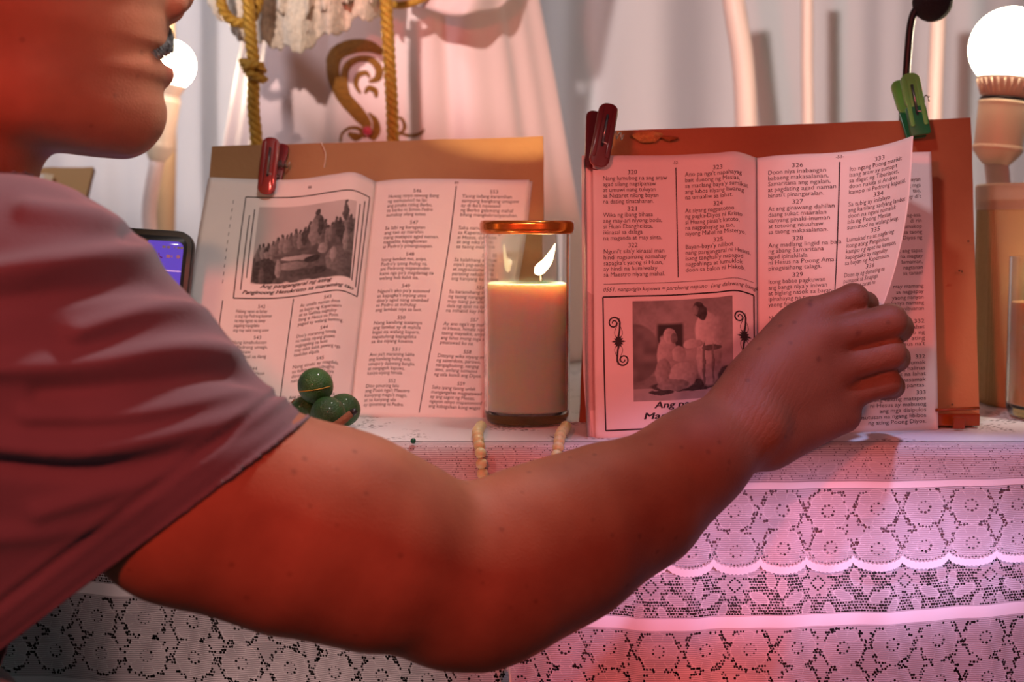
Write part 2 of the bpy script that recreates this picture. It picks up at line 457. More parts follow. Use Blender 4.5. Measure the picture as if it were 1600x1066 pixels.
class Surf:
    """sheet given by rows of points, top row first; u to the right, v downwards"""

    def __init__(s, rows): s.c = np.array([[P(*q) for q in r] for r in rows])

    def at(s, u, v, off=0.0):
        u = np.asarray(u, float); v = np.asarray(v, float)
        sh = u.shape; u = u.ravel(); v = v.ravel()

        def ev(u, v):
            r = cr(s.c, v)                       # (n, cols, 3)
            n = r.shape[1]; x = np.clip(u, -0.05, 1.05) * (n - 1); i = np.clip(np.floor(x).astype(int), 0, n - 2); f = (x - i)[:, None]
            pe = np.concatenate([2 * r[:, :1] - r[:, 1:2], r, 2 * r[:, -1:] - r[:, -2:-1]], axis=1)
            k = np.arange(len(u)); a, b, c, d = pe[k, i], pe[k, i + 1], pe[k, i + 2], pe[k, i + 3]
            return 0.5 * (2 * b + (c - a) * f + (2 * a - 5 * b + 4 * c - d) * f ** 2 + (3 * b - a - 3 * c + d) * f ** 3)
        p = ev(u, v)
        if off:
            du = ev(u + .004, v) - ev(u - .004, v); dv = ev(u, v + .004) - ev(u, v - .004)
            nn = np.cross(dv, du)   # towards camera (-y)
            nn /= np.linalg.norm(nn, axis=1)[:, None] + 1e-12
            if nn[:, 1].mean() > 0: nn = -nn
            p = p + nn * off
        return p.reshape(sh + (3,))

    def size(s):
        return (np.linalg.norm(np.diff(s.at(np.linspace(0, 1, 30), np.full(30, .5)), axis=0), axis=1).sum(),
                np.linalg.norm(np.diff(s.at(np.full(30, .5), np.linspace(0, 1, 30)), axis=0), axis=1).sum())


def slab(surf, name, m, parent, off0=0.0, th=0.0002, nu=48, nv=40, u0=0, u1=1, v0=0, v1=1, smooth=True):
    """sheet with thickness th going back from off0"""
    U, V = np.meshgrid(np.linspace(u0, u1, nu), np.linspace(v0, v1, nv))
    a = surf.at(U, V, off0 if off0 else 1e-6).reshape(-1, 3); b = surf.at(U, V, off0 - th).reshape(-1, 3)
    g = np.arange(nu * nv).reshape(nv, nu); N = nu * nv
    q = np.stack([g[:-1, :-1], g[1:, :-1], g[1:, 1:], g[:-1, 1:]], -1).reshape(-1, 4)
    Q = [q, q[:, ::-1] + N]
    for e in (g[0], g[-1][::-1], g[:, 0][::-1], g[:, -1]):
        Q.append(np.stack([e[:-1], e[1:], e[1:] + N, e[:-1] + N], -1))
    return link(name, qmesh(name, np.concatenate([a, b]), np.concatenate(Q)), m, parent, smooth)


def text_verts(lines, pitch, slant=0.0, bold=0.0, align='LEFT'):
    c = bpy.data.curves.new('t', 'FONT'); c.body = '\n'.join(lines); c.size = 1; c.resolution_u = 2; c.space_line = pitch
    c.offset = bold; c.shear = slant; c.align_x = align
    o = bpy.data.objects.new('t', c); COL.objects.link(o)
    bpy.context.view_layer.update()
    dg = bpy.context.evaluated_depsgraph_get()
    me = bpy.data.meshes.new_from_object(o.evaluated_get(dg))
    n = len(me.vertices); v = np.zeros(n * 3, dtype=np.float32); me.vertices.foreach_get('co', v); v = v.reshape(-1, 3)
    f = [tuple(p.vertices) for p in me.polygons]
    bpy.data.objects.remove(o); bpy.data.meshes.remove(me); bpy.data.curves.remove(c)
    return v, f


def put_text(page, surf, name, lines, u, v, wid, size_m, pitch_m, slant=0, bold=0.012, align='LEFT', parent=None, fit=True):
    """text block: its left (or centre) at u, first baseline at v, widest line wid metres wide"""
    tv, tf = text_verts(lines, pitch_m / size_m, slant, 0.0, align)
    if len(tv) == 0: return
    if bold > .02:      # heavy type: the glyphs struck several times side by side
        n = len(tv); cp_ = []; cf = []
        for i, (dx, dy) in enumerate(((0, 0), (.03, .0), (.06, .0), (.03, .02))):
            cp_.append(tv + np.array([dx, dy, 0])); cf += [tuple(a_ + n * i for a_ in f) for f in tf]
        tv = np.concatenate(cp_); tf = cf
    Wm, Hm = surf.wh
    x = tv[:, 0]; ww = x.max() - x.min()
    sx = (wid / ww) if (wid and ww > 0) else size_m
    uu = u + x * sx / Wm; vv = v - tv[:, 1] * size_m / Hm
    ok = (uu > -0.03) & (uu < 1.03)
    p = surf.at(uu, vv, 0.00022)
    o = link(name, mesh(name, p, tf), M['ink'], page, False)
    return o


def rule(page, surf, name, pts, w=0.0006, off=0.0002, n=30):
    """printed line through (u,v) points"""
    pts = np.array(pts, float); Wm, Hm = surf.wh
    V = []; F = []
    for a, b in zip(pts[:-1], pts[1:]):
        d = (b - a) * np.array([Wm, Hm]); L = np.linalg.norm(d); d /= L; nrm = np.array([-d[1] / Wm, d[0] / Hm]) * w / 2
        t = np.linspace(0, 1, n)[:, None]; q = a + (b - a) * t
        l = surf.at((q + nrm)[:, 0], (q + nrm)[:, 1], off); r = surf.at((q - nrm)[:, 0], (q - nrm)[:, 1], off)
        k = len(V); V += list(l) + list(r)
        F += [(k + i, k + i + 1, k + n + i + 1, k + n + i) for i in range(n - 1)]
    return link(name, mesh(name, V, F), M['ink'], page, False)


def picture(page, surf, name, u0, v0, u1, v1, fn, nx=150, ny=130, shear=0):
    a, b = np.meshgrid(np.linspace(0, 1, nx), np.linspace(0, 1, ny))
    U = u0 + (u1 - u0) * a + shear * b; V = v0 + (v1 - v0) * b
    p = surf.at(U, V, 0.00018).reshape(-1, 3); g = np.arange(nx * ny).reshape(ny, nx)
    me = qmesh(name, p, np.stack([g[:-1, :-1], g[1:, :-1], g[1:, 1:], g[:-1, 1:]], -1).reshape(-1, 4))
    t = np.clip(fn(a, b), 0, 1).ravel() ** 1.5
    c = np.stack([0.02 + t * 0.66, 0.018 + t * 0.60, 0.018 + t * 0.585, np.ones_like(t)], -1).astype(np.float32)
    at = me.attributes.new('tone', 'FLOAT_COLOR', 'POINT'); at.data.foreach_set('color', c.ravel())
    return link(name, me, M['print'], page, False)


def hsh(i, j, k=0):
    x = np.sin(i * 127.1 + j * 311.7 + k * 74.7) * 43758.5453
    return x - np.floor(x)


def vnoise(x, y, s=1.0, k=0):
    x = x * s; y = y * s; i = np.floor(x); j = np.floor(y); f = x - i; g = y - j
    f = f * f * (3 - 2 * f); g = g * g * (3 - 2 * g)
    return (hsh(i, j, k) * (1 - f) + hsh(i + 1, j, k) * f) * (1 - g) + (hsh(i, j + 1, k) * (1 - f) + hsh(i + 1, j + 1, k) * f) * g


# ------------------------------------------------------------------ setting
def structure(o): o['kind'] = 'structure'; return o


b = MB(); b.box((0, 0.5, -0.02), (2.2, 0, 0), (0, 2.2, 0), (0, 0, 0.02)); structure(b.obj('floor', M['floor'], smooth=False))
b = MB(); b.box((0, 2.34, 1.2), (2.2, 0, 0), (0, 0.04, 0), (0, 0, 1.25)); structure(b.obj('wall_back', M['wall'], smooth=False))

# curtain
nx, nz = 700, 30
X = np.linspace(-1.35, 1.35, nx); Z = np.linspace(0.03, 2.1, nz)
XX, ZZ = np.meshgrid(X, Z)
fold = 0.020 * np.sin(XX * 17 + 2.2 * np.sin(XX * 4.1)) + 0.009 * np.sin(XX * 39 + 3 * np.sin(XX * 7) + 0.5 * ZZ) + 0.0025 * np.sin(XX * 90 + 3 * np.sin(XX * 11) + ZZ)
v = np.stack([XX, 2.02 + fold, ZZ], -1).reshape(-1, 3); g = np.arange(nx * nz).reshape(nz, nx)
o = link('curtain', qmesh('curtain', v, np.stack([g[:-1, :-1], g[:-1, 1:], g[1:, 1:], g[1:, :-1]], -1).reshape(-1, 4)), M['curtain'])
tag(o, 'white satin curtain hanging in soft folds behind the statue', 'curtain')

# ------------------------------------------------------------------ table and cloth
XL, XR = -0.60, 0.62
YF, YB = 0.972, 1.86
t = thing('altar_table', 'dark wooden altar table almost hidden under the white lace cloth', 'table', (0, 1.4, 0))
b = MB(); b.box(((XL + XR) / 2, (YF + YB) / 2, TAB - 0.0165), ((XR - XL) / 2 - .004, 0, 0), (0, (YB - YF) / 2, 0), (0, 0, 0.0125)); b.obj('tabletop', M['table'], t, False, 0.003)
b = MB(); b.box(((XL + XR) / 2, YF + 0.03, TAB - 0.22), ((XR - XL) / 2 - .03, 0, 0), (0, 0.008, 0), (0, 0, 0.19)); b.obj('apron', M['table'], t, False)
for sx in (XL + .04, XR - .04):
    for sy in (YF + .06, YB - .04):
        b = MB(); b.box((sx, sy, (TAB - .029) / 2), (.022, 0, 0), (0, .022, 0), (0, 0, (TAB - .029) / 2)); b.obj('leg', M['table'], t, False)

cloth = thing('lace_tablecloth', 'white tiered lace tablecloth with scalloped flounces over the table front', 'tablecloth', (0, YF, TAB))


def wave(x):
    return 0.0022 * np.sin(x * 34 + 1.0) + 0.0012 * np.sin(x * 83 + 2.0) + 0.0005 * np.sin(x * 190)


def sag(x):
    """how much lower (m) the tiers hang along the front"""
    px = x / 0.955 * FPX + 800
    return np.interp(px, [-200, 200, 600, 1000, 1300, 1600, 1900], [-.022, -.017, -.004, .003, .002, -.006, -.010])


def front_pt(x, s, base=0.0):
    """s metres along the cloth from the table edge downwards -> y, z"""
    R = 0.010; q = np.clip(s / (R * math.pi / 2), 0, 1) * math.pi / 2
    y = YF - 0.002 - R * np.sin(q) - base; z = TAB + 0.0006 - R * (1 - np.cos(q)) + np.minimum(s, 0) * 0
    d = np.maximum(s - R * math.pi / 2, 0)
    y = y - d * 0.05 + wave(x) * np.clip(s / 0.03, 0, 1.5); z = z - d
    return y, z


nx, ny = 240, 60
xx, yy = np.meshgrid(np.linspace(XL, XR, nx), np.linspace(YF - .002, YB, ny))
zz = TAB + 0.0007 + 0.0003 * np.sin(xx * 60 + yy * 40) * np.clip((yy - YF) * 60, 0, 1)
g = np.arange(nx * ny).reshape(ny, nx)
link('cloth_top', qmesh('cloth_top', np.stack([xx, yy, zz], -1).reshape(-1, 3), np.stack([g[:-1, :-1], g[:-1, 1:], g[1:, 1:], g[1:, :-1]], -1).reshape(-1, 4)), M['topcloth'], cloth)


def lattice(u, s, pu, ps, zone, rad, prob=0.8, k=0, jit=.2, asp=1.0):
    """round holes on a jittered lattice kept where zone(cu, cs) holds; returns hole field in mm"""
    best = np.full(u.shape, -9.0, dtype=np.float32)
    j0 = np.floor(s / ps)
    for dj in (-1, 0, 1):
        j = j0 + dj
        sh = (j % 2) * 0.5
        i = np.floor(u / pu - sh + .5)
        cu = (i + sh) * pu + (hsh(i, j, k) - .5) * jit * pu; cs = (j + .5) * ps + (hsh(i, j, k + 1) - .5) * jit * ps
        r = rad * (0.75 + 0.5 * hsh(i, j, k + 2))
        keep = zone(cu, cs) & (hsh(i, j, k + 3) < prob)
        d = r - np.hypot((u - cu) * asp, (s - cs) / asp)
        best = np.maximum(best, np.where(keep, d, -9))
    return best


FP = 32.0   # flower pitch, mm


def flower_coords(u, s, rows, k=0):
    """nearest flower centre: radius, angle"""
    best = np.full(u.shape, 1e3); ang = np.zeros(u.shape)
    for ri, (cs, shift) in enumerate(rows):
        i = np.round((u - shift) / FP)
        dx = u - shift - i * FP - (hsh(i, ri, 7) - .5) * 2; dy = s - cs - (hsh(i, ri, 8) - .5) * 3
        d = np.hypot(dx, dy); m = d < best
        best = np.where(m, d, best); ang = np.where(m, np.arctan2(dy, dx), ang)
    return best, ang


def petalR(a): return 11.3 + 1.8 * np.abs(np.cos(4 * a + .4)) ** 0.6


def flowers_field(u, s, rows, lo, hi):
    r, a = flower_coords(u, s, rows)
    R = petalR(a)

    def zone(cu, cs):
        rr, aa = flower_coords(cu, cs, rows); q = rr - petalR(aa)
        return (q > 0.4) & (q < 3.4) & (cs > lo + 1) & (cs < hi - 1)
    h = lattice(u, s, 1.9, 2.0, zone, 0.84, 0.80, 1, .4)
    # ring of holes around the middle of each flower
    n = 9; aa = (np.round(a / (2 * np.pi / n))) * 2 * np.pi / n
    ring = 0.30 + 0.70 * hsh(np.round(aa * 10), np.floor(u / FP + .5), 5) - np.hypot(r * np.cos(a) - 3.9 * np.cos(aa), r * np.sin(a) - 3.9 * np.sin(aa))
    inr = (s > lo) & (s < hi)
    h = np.where(inr, np.maximum(h, ring), -9)
    th = np.zeros(u.shape)
    th = np.maximum(th, np.clip(1 - np.abs(r - R) / .5, 0, 1))
    pa = np.abs(((a + .4 / 4 + math.pi / 8) / (math.pi / 4)) % 1 - .5) * (math.pi / 4) * r
    pa2 = np.abs((((a + .1) / (math.pi / 4)) % 1) - .5) * (math.pi / 4) * r
    th = np.maximum(th, np.clip(1 - pa2 / .45, 0, 1) * ((r > 8) & (r < R)))
    th = np.maximum(th, np.clip(1 - np.abs(r - 5.6) / .4, 0, 1) * .7)
    return h, th * inr


def leaf_field(u, s, mid, lo, hi, rad, net, k=0, per=52.0, ph=0.0):
    """big leaf and blossom motif; net = full net ground, else holes follow the outlines"""
    def dist(u, s):
        x = ((u - ph) % per) - per / 2; y = s - mid
        out = np.full(u.shape, 1e3)
        a = np.arctan2(y, x); r = np.hypot(x, y)
        out = np.minimum(out, r - (8.2 + 2.2 * np.cos(6 * a)))
        for cx, cy, L, w, an in ((15, -10, 7, 3.2, -35), (-15, -11, 7, 3.2, 35), (17, 9, 7, 3.0, 28), (-17, 10, 7, 3.0, -28),
                                 (25, -3, 5.5, 2.8, 80), (-25, 2, 5.5, 2.8, 95), (8, 18, 5, 2.4, 65), (-8, 17, 5, 2.4, -65), (6, -17, 5, 2.4, -70), (-7, -17, 5, 2.4, 70)):
            ca, sa = math.cos(math.radians(an)), math.sin(math.radians(an))
            p = (x - cx) * ca + (y - cy) * sa; q = -(x - cx) * sa + (y - cy) * ca
            out = np.minimum(out, (np.hypot(p / L, q / w) - 1) * w)
        return out, r, a

    def zone(cu, cs):
        d, _, _ = dist(cu, cs)
        z = (d > .5) & (cs > lo + 1) & (cs < hi - .5)
        return z if net else z & (d < 2.2)
    h = lattice(u, s, 1.9, 2.0, zone, rad, 0.95 if net else .8, 11 + k, .2)
    d, r, a = dist(u, s)
    n = 12; q = np.round(a / (2 * np.pi / n)) * 2 * np.pi / n; rq = 4.6 * (1 - .25 * np.abs(np.sin(2 * q)))
    ring = rad - np.hypot(r * np.cos(a) - rq * np.cos(q), r * np.sin(a) - rq * np.sin(q))
    inr = (s > lo) & (s < hi)
    h = np.where(inr, np.maximum(h, ring), -9)
    th = np.clip(1 - np.abs(d) / .5, 0, 1) * inr
    return h, th


def lace_strip(name, s0, s1, base, field, step=0.0005, x0=-0.43, x1=0.43):
    nu = int((x1 - x0) / step) + 1; ns = int((s1 - s0) / step) + 1
    xs = np.linspace(x0, x1, nu); ss = np.linspace(s0, s1, ns)
    U, S = np.meshgrid(xs, ss)
    h, th = field(U * 1000 + 1000, S * 1000)
    y, z = front_pt(U, S + sag(U) * np.clip((S) / 0.09, 0, 1.2), base)
    v = np.stack([U, y, z], -1).reshape(-1, 3); g = np.arange(nu * ns).reshape(ns, nu)
    q = np.stack([g[:-1, :-1], g[1:, :-1], g[1:, 1:], g[:-1, 1:]], -1).reshape(-1, 4)
    hv = h.ravel(); keep = (hv[q] < 1.2).any(axis=1) | (hv[q] > 40).sum(axis=1).astype(bool)
    keep = ~((hv[q] > .35).all(axis=1))
    q = q[keep]
    me = qmesh(name, v, q)
    for nm, val in (('hole', h), ('thread', th)):
        a = me.attributes.new(nm, 'FLOAT', 'POINT'); a.data.foreach_set('value', val.ravel().astype(np.float32))
    uvl = me.uv_layers.new(name='UVMap'); li = np.zeros(len(me.loops), dtype=np.int32); me.loops.foreach_get('vertex_index', li)
    uvs = np.stack([U.ravel() * 1000, S.ravel() * 1000], -1)[li].astype(np.float32); uvl.data.foreach_set('uv', uvs.ravel())
    return link(name, me, M['lace'], cloth)


def upper(u, s):
    h1, t1 = leaf_field(u, s, 13, 4, 31, 0.46, False, 0, 52, 10)
    h2, t2 = flowers_field(u, s, [(50, 0), (76, 1.5)], 36, 86.5)
    th = np.maximum(t1 * .7, t2)
    th = np.maximum(th, ((s > 31) & (s < 36)) * 1.0)
    h = np.maximum(h1, h2)
    fr = ((u - 1.5 + FP / 2) / FP) % 1
    edge = 85.5 + 7.0 * np.sqrt(np.clip(1 - (fr * 2 - 1) ** 2, 0, 1)) + 0.35 * np.sin(u * 2.2)
    edge = np.maximum(edge, 86)
    band = edge - 5.0
    h = np.where(s > band - 0.3, -9, h)
    dash = 0.62 - np.hypot((((u / 2.1) % 1) - .5) * 2.1, s - (band - 1.2))
    h = np.where(s > band - 2.6, np.maximum(dash, -9), h)
    th = np.where(s > band, 1.0, th)
    h = np.where(s > edge, (s - edge) * 1.0, h)
    return h, th


def lower(u, s):
    h1, t1 = leaf_field(u, s, 101, 78, 122, 0.74, True, 3, 58, 22)
    h2, t2 = flowers_field(u, s, [(145, 12), (172, 14)], 131, 190)
    th = np.maximum(t1, t2); th = np.maximum(th, ((s > 122) & (s < 131)) * 1.0)
    return np.maximum(h1, h2), th


lace_strip('upper_flounce', 0.0, 0.094, 0.0016, upper)
lace_strip('lower_flounce', 0.078, 0.190, -0.0035, lower)
for a_, b_ in ((XL, -.43), (.43, XR)):      # the ends of the cloth, outside the picture
    lace_strip('upper_flounce', 0.0, 0.094, 0.0016, upper, .001, a_, b_)
    lace_strip('lower_flounce', 0.078, 0.190, -0.0035, lower, .001, a_, b_)
# plain parts: lining behind the upper flounce and the side continuation of the cloth
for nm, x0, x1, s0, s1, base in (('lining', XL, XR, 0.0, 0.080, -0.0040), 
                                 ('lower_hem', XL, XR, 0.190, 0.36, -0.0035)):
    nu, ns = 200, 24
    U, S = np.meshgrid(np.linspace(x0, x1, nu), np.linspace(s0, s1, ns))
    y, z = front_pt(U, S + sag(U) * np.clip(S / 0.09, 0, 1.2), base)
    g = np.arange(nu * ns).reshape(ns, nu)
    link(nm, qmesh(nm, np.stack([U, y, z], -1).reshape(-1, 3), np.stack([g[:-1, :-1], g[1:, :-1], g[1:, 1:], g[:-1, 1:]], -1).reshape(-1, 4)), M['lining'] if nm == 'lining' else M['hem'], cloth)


# ------------------------------------------------------------------ boards (book rests)
def board(name, label, pts, th, mt=None, ledge=None, group=None):
    """pts: four (px,py,y): TL,TR,BR,BL"""
    q = np.array([P(*p) for p in pts]); c = q.mean(0)
    t = thing(name, label, 'board', (c[0], c[1], TAB + .001), group)
    n = np.cross(q[1] - q[0], q[3] - q[0]); n /= np.linalg.norm(n)
    if n[1] < 0: n = -n
    N = 14; V = []
    rnd = random.Random(5)
    a, bb = np.meshgrid(np.linspace(0, 1, N), np.linspace(0, 1, N))
    for k in (0, 1):
        for j in range(N):
            for i in range(N):
                p = (q[0] * (1 - a[j, i]) + q[1] * a[j, i]) * (1 - bb[j, i]) + (q[3] * (1 - a[j, i]) + q[2] * a[j, i]) * bb[j, i]
                if j in (0, N - 1) or i in (0, N - 1): p = p + np.array([rnd.uniform(-1, 1), 0, rnd.uniform(-1, 1)]) * .0003
                V.append(p + n * th * k)
    F = []; E = []
    g = np.arange(N * N).reshape(N, N); K = N * N
    for j in range(N - 1):
        for i in range(N - 1):
            F.append((g[j, i], g[j + 1, i], g[j + 1, i + 1], g[j, i + 1])); F.append((g[j, i] + K, g[j, i + 1] + K, g[j + 1, i + 1] + K, g[j + 1, i] + K))
    nf = len(F)
    for e in (g[0], g[-1][::-1], g[:, 0][::-1], g[:, -1]):
        for i in range(N - 1): F.append((e[i], e[i + 1], e[i + 1] + K, e[i] + K))
    me = mesh('panel', V, [tuple(int(x) for x in f) for f in F])
    me.materials.append(mt or M['board']); me.materials.append(M['board_edge'])
    for p in me.polygons[nf:]: p.material_index = 1
    link('panel', me, None, t, False)
    # prop leg behind
    top = (q[0] + q[1]) / 2 * 0.75 + (q[2] + q[3]) / 2 * 0.25 + n * (th + .003)
    foot = np.array([top[0], top[1] + 0.05, TAB + .0065])
    b = MB(); b.tube([top, foot], 0.006, 8); b.obj('prop_leg', M['board'], t)
    return t, q, n


LB, lq, ln_ = board('wooden_board', 'brown fibreboard panel leaning behind the left open booklet', [(331, 229, 1.168), (849, 213, 1.158), (851, 650, 1.098), (300, 650, 1.106)], 0.004)
b = MB(); b.tube(smooth_path([P(502, 223, 1.162), P(509, 240, 1.160), P(507, 262, 1.157)], 12) + np.array([0, -.0015, 0]), 0.0004, 5); b.obj('scratch', M['note'], LB)
RB, rq, rn = board('wooden_board', 'reddish brown fibreboard panel leaning behind the right open booklet', [(925, 206, 1.098), (1517, 184, 1.110), (1531, 664, 1.060), (905, 668, 1.062)], 0.004, mat('reddish_fibreboard', hexc(166, 100, 60), 0.62, 0.15, 250, 0.0, 9, col2=hexc(138, 76, 40), detail=8))
# chipped patch with a paler scraped oval and the plastic ledge
b = MB(); c = P(1012, 214, 1.094)
out = [(0.011 * math.cos(a) * (1 + .2 * math.sin(3 * a)), 0.0045 * math.sin(a)) for a in np.linspace(0, 2 * math.pi, 20, endpoint=False)]
b.prism(out, c + np.array([0, -.0014, 0]), (1, 0, 0.02), (0, .1, 1), (0, 1, 0), .0012); b.obj('chipped_patch', mat('scraped_fibre', hexc(205, 140, 80), .9, .8, 500, .3, 200), RB)
b = MB(); b.tube([P(1034, 214, 1.0935), P(1046, 217, 1.0935), P(1060, 216, 1.0935)], [.001, .0022, .0008], 8); b.obj('torn_flake', mat('torn_fibre', hexc(150, 84, 40), .9, .8, 500), RB)
for (px, py) in ((1513, 377), (1499, 423), (1488, 632), (1503, 424)):
    b = MB(); b.ball(P(px, py, 1.0985 - (py - 190) * .000101), .0009, 8); b.obj('speck', M['board_edge'], RB)
L0, L1 = P(1462, 655, 1.030), P(1531, 655, 1.034)
b = MB(); b.box((L0 + L1) / 2 + np.array([0, 0.010, -0.0005]), (L1 - L0) / 2, (0, .011, 0), (0, 0, .0045)); b.obj('ledge', M['amber'], RB, False, .001)
b = MB(); b.tube([P(1462, 641, 1.026), P(1530, 638, 1.03)], .0012, 8); b.obj('ledge_lip', M['amber'], RB)
b = MB(); b.box(P(1498, 659, 1.0215) + np.array([0, 0, -.001]), (.0042, 0, 0), (0, .002, 0), (0, 0, .0042)); b.obj('ledge_hook', M['amber'], RB, False, .0008)
SB, sq, sn = board('small_board', 'small ochre board with taped paper leaning far left by the curtain', [(-60, 262, 1.50), (146, 261, 1.50), (100, 440, 1.44), (-80, 445, 1.44)], 0.008, mat('ochre_board', hexc(190, 132, 62), .6, .1, 200, .1, 6))
b = MB(); a0 = [P(-40, 268, 1.492), P(70, 272, 1.492), P(40, 350, 1.464), P(-60, 350, 1.464)]
b.add(a0 + [p + np.array([0, .001, 0]) for p in a0], [(0, 1, 2, 3), (7, 6, 5, 4), (0, 4, 5, 1), (1, 5, 6, 2), (2, 6, 7, 3), (3, 7, 4, 0)]); b.obj('taped_paper', M['note'], SB, False)
b = MB(); a0 = [P(70, 271, 1.491), P(84, 273, 1.491), P(60, 350, 1.463), P(44, 350, 1.463)]
b.add(a0 + [p + np.array([0, .0012, 0]) for p in a0], [(0, 1, 2, 3), (7, 6, 5, 4), (0, 4, 5, 1), (1, 5, 6, 2), (2, 6, 7, 3), (3, 7, 4, 0)]); b.obj('tape', M['tape'], SB, False)

# ------------------------------------------------------------------ left booklet
LK = thing('open_booklet', 'left open prayer booklet with a crowd picture clipped under the bright red peg', 'book', P(550, 655, 1.09))
# five rows, nine columns
def rows_from(edge_l, edge_r, ys, bend, depth_bend):
    """edge_l/r: list of (px,py) by row; ys: (y_left, y_right) by row; bend: list of (dpy per col); depth_bend per col"""
    n = len(bend); R = []
    for (a, c, (y0, y1)) in zip(edge_l, edge_r, ys):
        R.append([(a[0] + (c[0] - a[0]) * i / (n - 1), a[1] + (c[1] - a[1]) * i / (n - 1) + bend[i], y0 + (y1 - y0) * i / (n - 1) - depth_bend[i]) for i in range(n)])
    return R


rl = [(328, 277), (311, 372), (297, 466), (283, 562), (270, 658)]
rs = [(587, 284), (577, 377), (567, 470), (556, 563), (546, 656)]
rr = [(827, 281), (816, 375), (798, 470), (776, 565), (755, 659)]
ys_l = [(1.150, 1.148), (1.138, 1.135), (1.125, 1.122), (1.112, 1.110), (1.100, 1.097)]
S1 = Surf(rows_from(rl, rs, ys_l, [0, .5, 1, 1, 0, -4, -10, -13.5, 0], [0, .0005, .001, .002, .004, .007, .010, .009, -.001]))
ys_r = [(1.148, 1.146), (1.135, 1.133), (1.122, 1.120), (1.110, 1.107), (1.097, 1.093)]
S2 = Surf(rows_from(rs, rr, ys_r, [0, -3, -4, -3.5, -3, -2, -1, 0, 0], [-.001, .003, .004, .004, .0035, .003, .002, .001, 0]))
for s_ in (S1, S2): s_.wh = s_.size()
slab(S1, 'left_page', M['paper'], LK); pgL1 = LK.children[-1] if LK.children else None
pg1 = [o for o in bpy.data.objects if o.name == 'left_page'][0]
pg2 = slab(S2, 'right_page', M['paper'], LK)
slab(S1, 'page_block', M['paper_edge'], LK, -.0004, .0035, 40, 30, -.01, .985, .004, 1)
slab(S2, 'page_block', M['paper_edge'], LK, -.0004, .0040, 40, 30, .01, 1.022, .006, 1)


def blobs(a, b, base, items, k=0, rough=.02):
    t = base.copy()
    a2 = a + (vnoise(a, b, 22, k) - .5) * rough; b2 = b + (vnoise(a, b, 22, k + 5) - .5) * rough
    for (cx, cy, rx, ry, tone) in items:
        d = np.hypot((a2 - cx) / rx, (b2 - cy) / ry); m = np.clip((1.06 - d) * 9, 0, 1)
        sh = tone * (0.75 + 0.5 * np.clip(-(a2 - cx) / rx * .5 + .5, 0, 1)) + (vnoise(a, b, 40, k + 9) - .5) * .12
        t = t * (1 - m) + sh * m
    return t


def pic_crowd(a, b):
    sky = 0.72 + .10 * (1 - b) + (vnoise(a, b, 5, 3) - .5) * .08
    line = 0.60 - 0.42 * a + .05 * vnoise(a, b * 0, 9, 2)
    hill = np.clip((b - line) * 30, 0, 1)
    t = sky * (1 - hill) + hill * (.13 + .22 * vnoise(a, b, 9, 1) * vnoise(a, b, 26, 4) + .04)
    it = []
    R = random.Random(3)
    for i in range(13):
        x = .05 + i * .045; y = .56 - x * .5 + R.uniform(-.03, .04)
        it += [(x, y + .09, .030, .11, R.choice([.12, .3, .2, .42])), (x, y - .02, .014, .026, .16)]
    for i in range(9):
        x = .66 + i * .037; y = .22 + R.uniform(-.05, .12)
        it += [(x, y + .12, .028, .12, R.choice([.10, .35, .2])), (x, y, .013, .024, .14)]
    it += [(.62, .27, .055, .13, .24), (.60, .37, .06, .17, .42), (.655, .30, .03, .12, .13), (.615, .115, .022, .036, .13)]
    it += [(.9, .15, .03, .12, .2), (.9, .02, .016, .03, .15), (.46, .68, .17, .035, .62), (.40, .78, .16, .05, .46), (.60, .72, .08, .05, .08), (.5, .88, .14, .05, .16),
           (.84, .76, .11, .15, .30), (.81, .70, .03, .10, .5), (.70, .60, .05, .07, .5), (.92, .52, .03, .14, .45), (.66, .88, .09, .05, .12),
           (.13, .85, .12, .19, .10), (.14, .62, .035, .045, .45), (.26, .80, .03, .12, .5), (.10, .92, .03, .14, .22)]
    t = blobs(a, b, t, it, 1)
    # ragged lower edge fades into the paper
    e = np.clip((b - (.965 + .05 * vnoise(a, b * 0, 14, 6) - .0)) * 40, 0, 1)
    return t * (1 - e) + 1.05 * e


picture(pg1, S1, 'printed_picture', .325, .115, .905, .435, pic_crowd, shear=.012)
FR = [(.235, .075), (.975, .075), (.965, .495), (.25, .495), (.235, .075)]
rule(pg1, S1, 'printed_frame', FR, .0009)
for a0, b0, a1, b1 in ((.275, .15, .285, .46), (.30, .125, .31, .41), (.925, .12, .925, .44), (.95, .10, .95, .46)):
    rule(pg1, S1, 'printed_rule', [(a0, b0), (a1, b1)], .0009)
for k in range(11):
    rule(pg1, S1, 'printed_dash', [(.165 + k * .001, .09 + k * .033), (.165 + k * .001, .105 + k * .033)], .0005, n=3)
put_text(pg1, S1, 'picture_caption', ['Ang pangangaral ng ating'], .60, .452, .060, .0044, .004, .35, .03, 'CENTER')
put_text(pg1, S1, 'picture_caption', ['Panginoong Hesukristo sa maraming tao'], .615, .477, .092, .0044, .004, .35, .03, 'CENTER')
rule(pg1, S1, 'printed_rule', [(.60, .505), (.595, .985)], .0008)
rule(pg1, S1, 'printed_rule', [(.19, .505), (.19, .985)], .0008)
put_text(pg1, S1, 'page_number', ['88'], .60, .045, .003, .003, .003)


def stanza(pg, S, num, lines, u, v, wid, size, pitch, ucen):
    put_text(pg, S, 'verse_number', [num], ucen, v, .0065 * size / .0043, size, pitch, 0, .010, 'CENTER')
    put_text(pg, S, 'verse', lines, u, v + pitch / S.wh[1], wid, size, pitch, 0, .010)


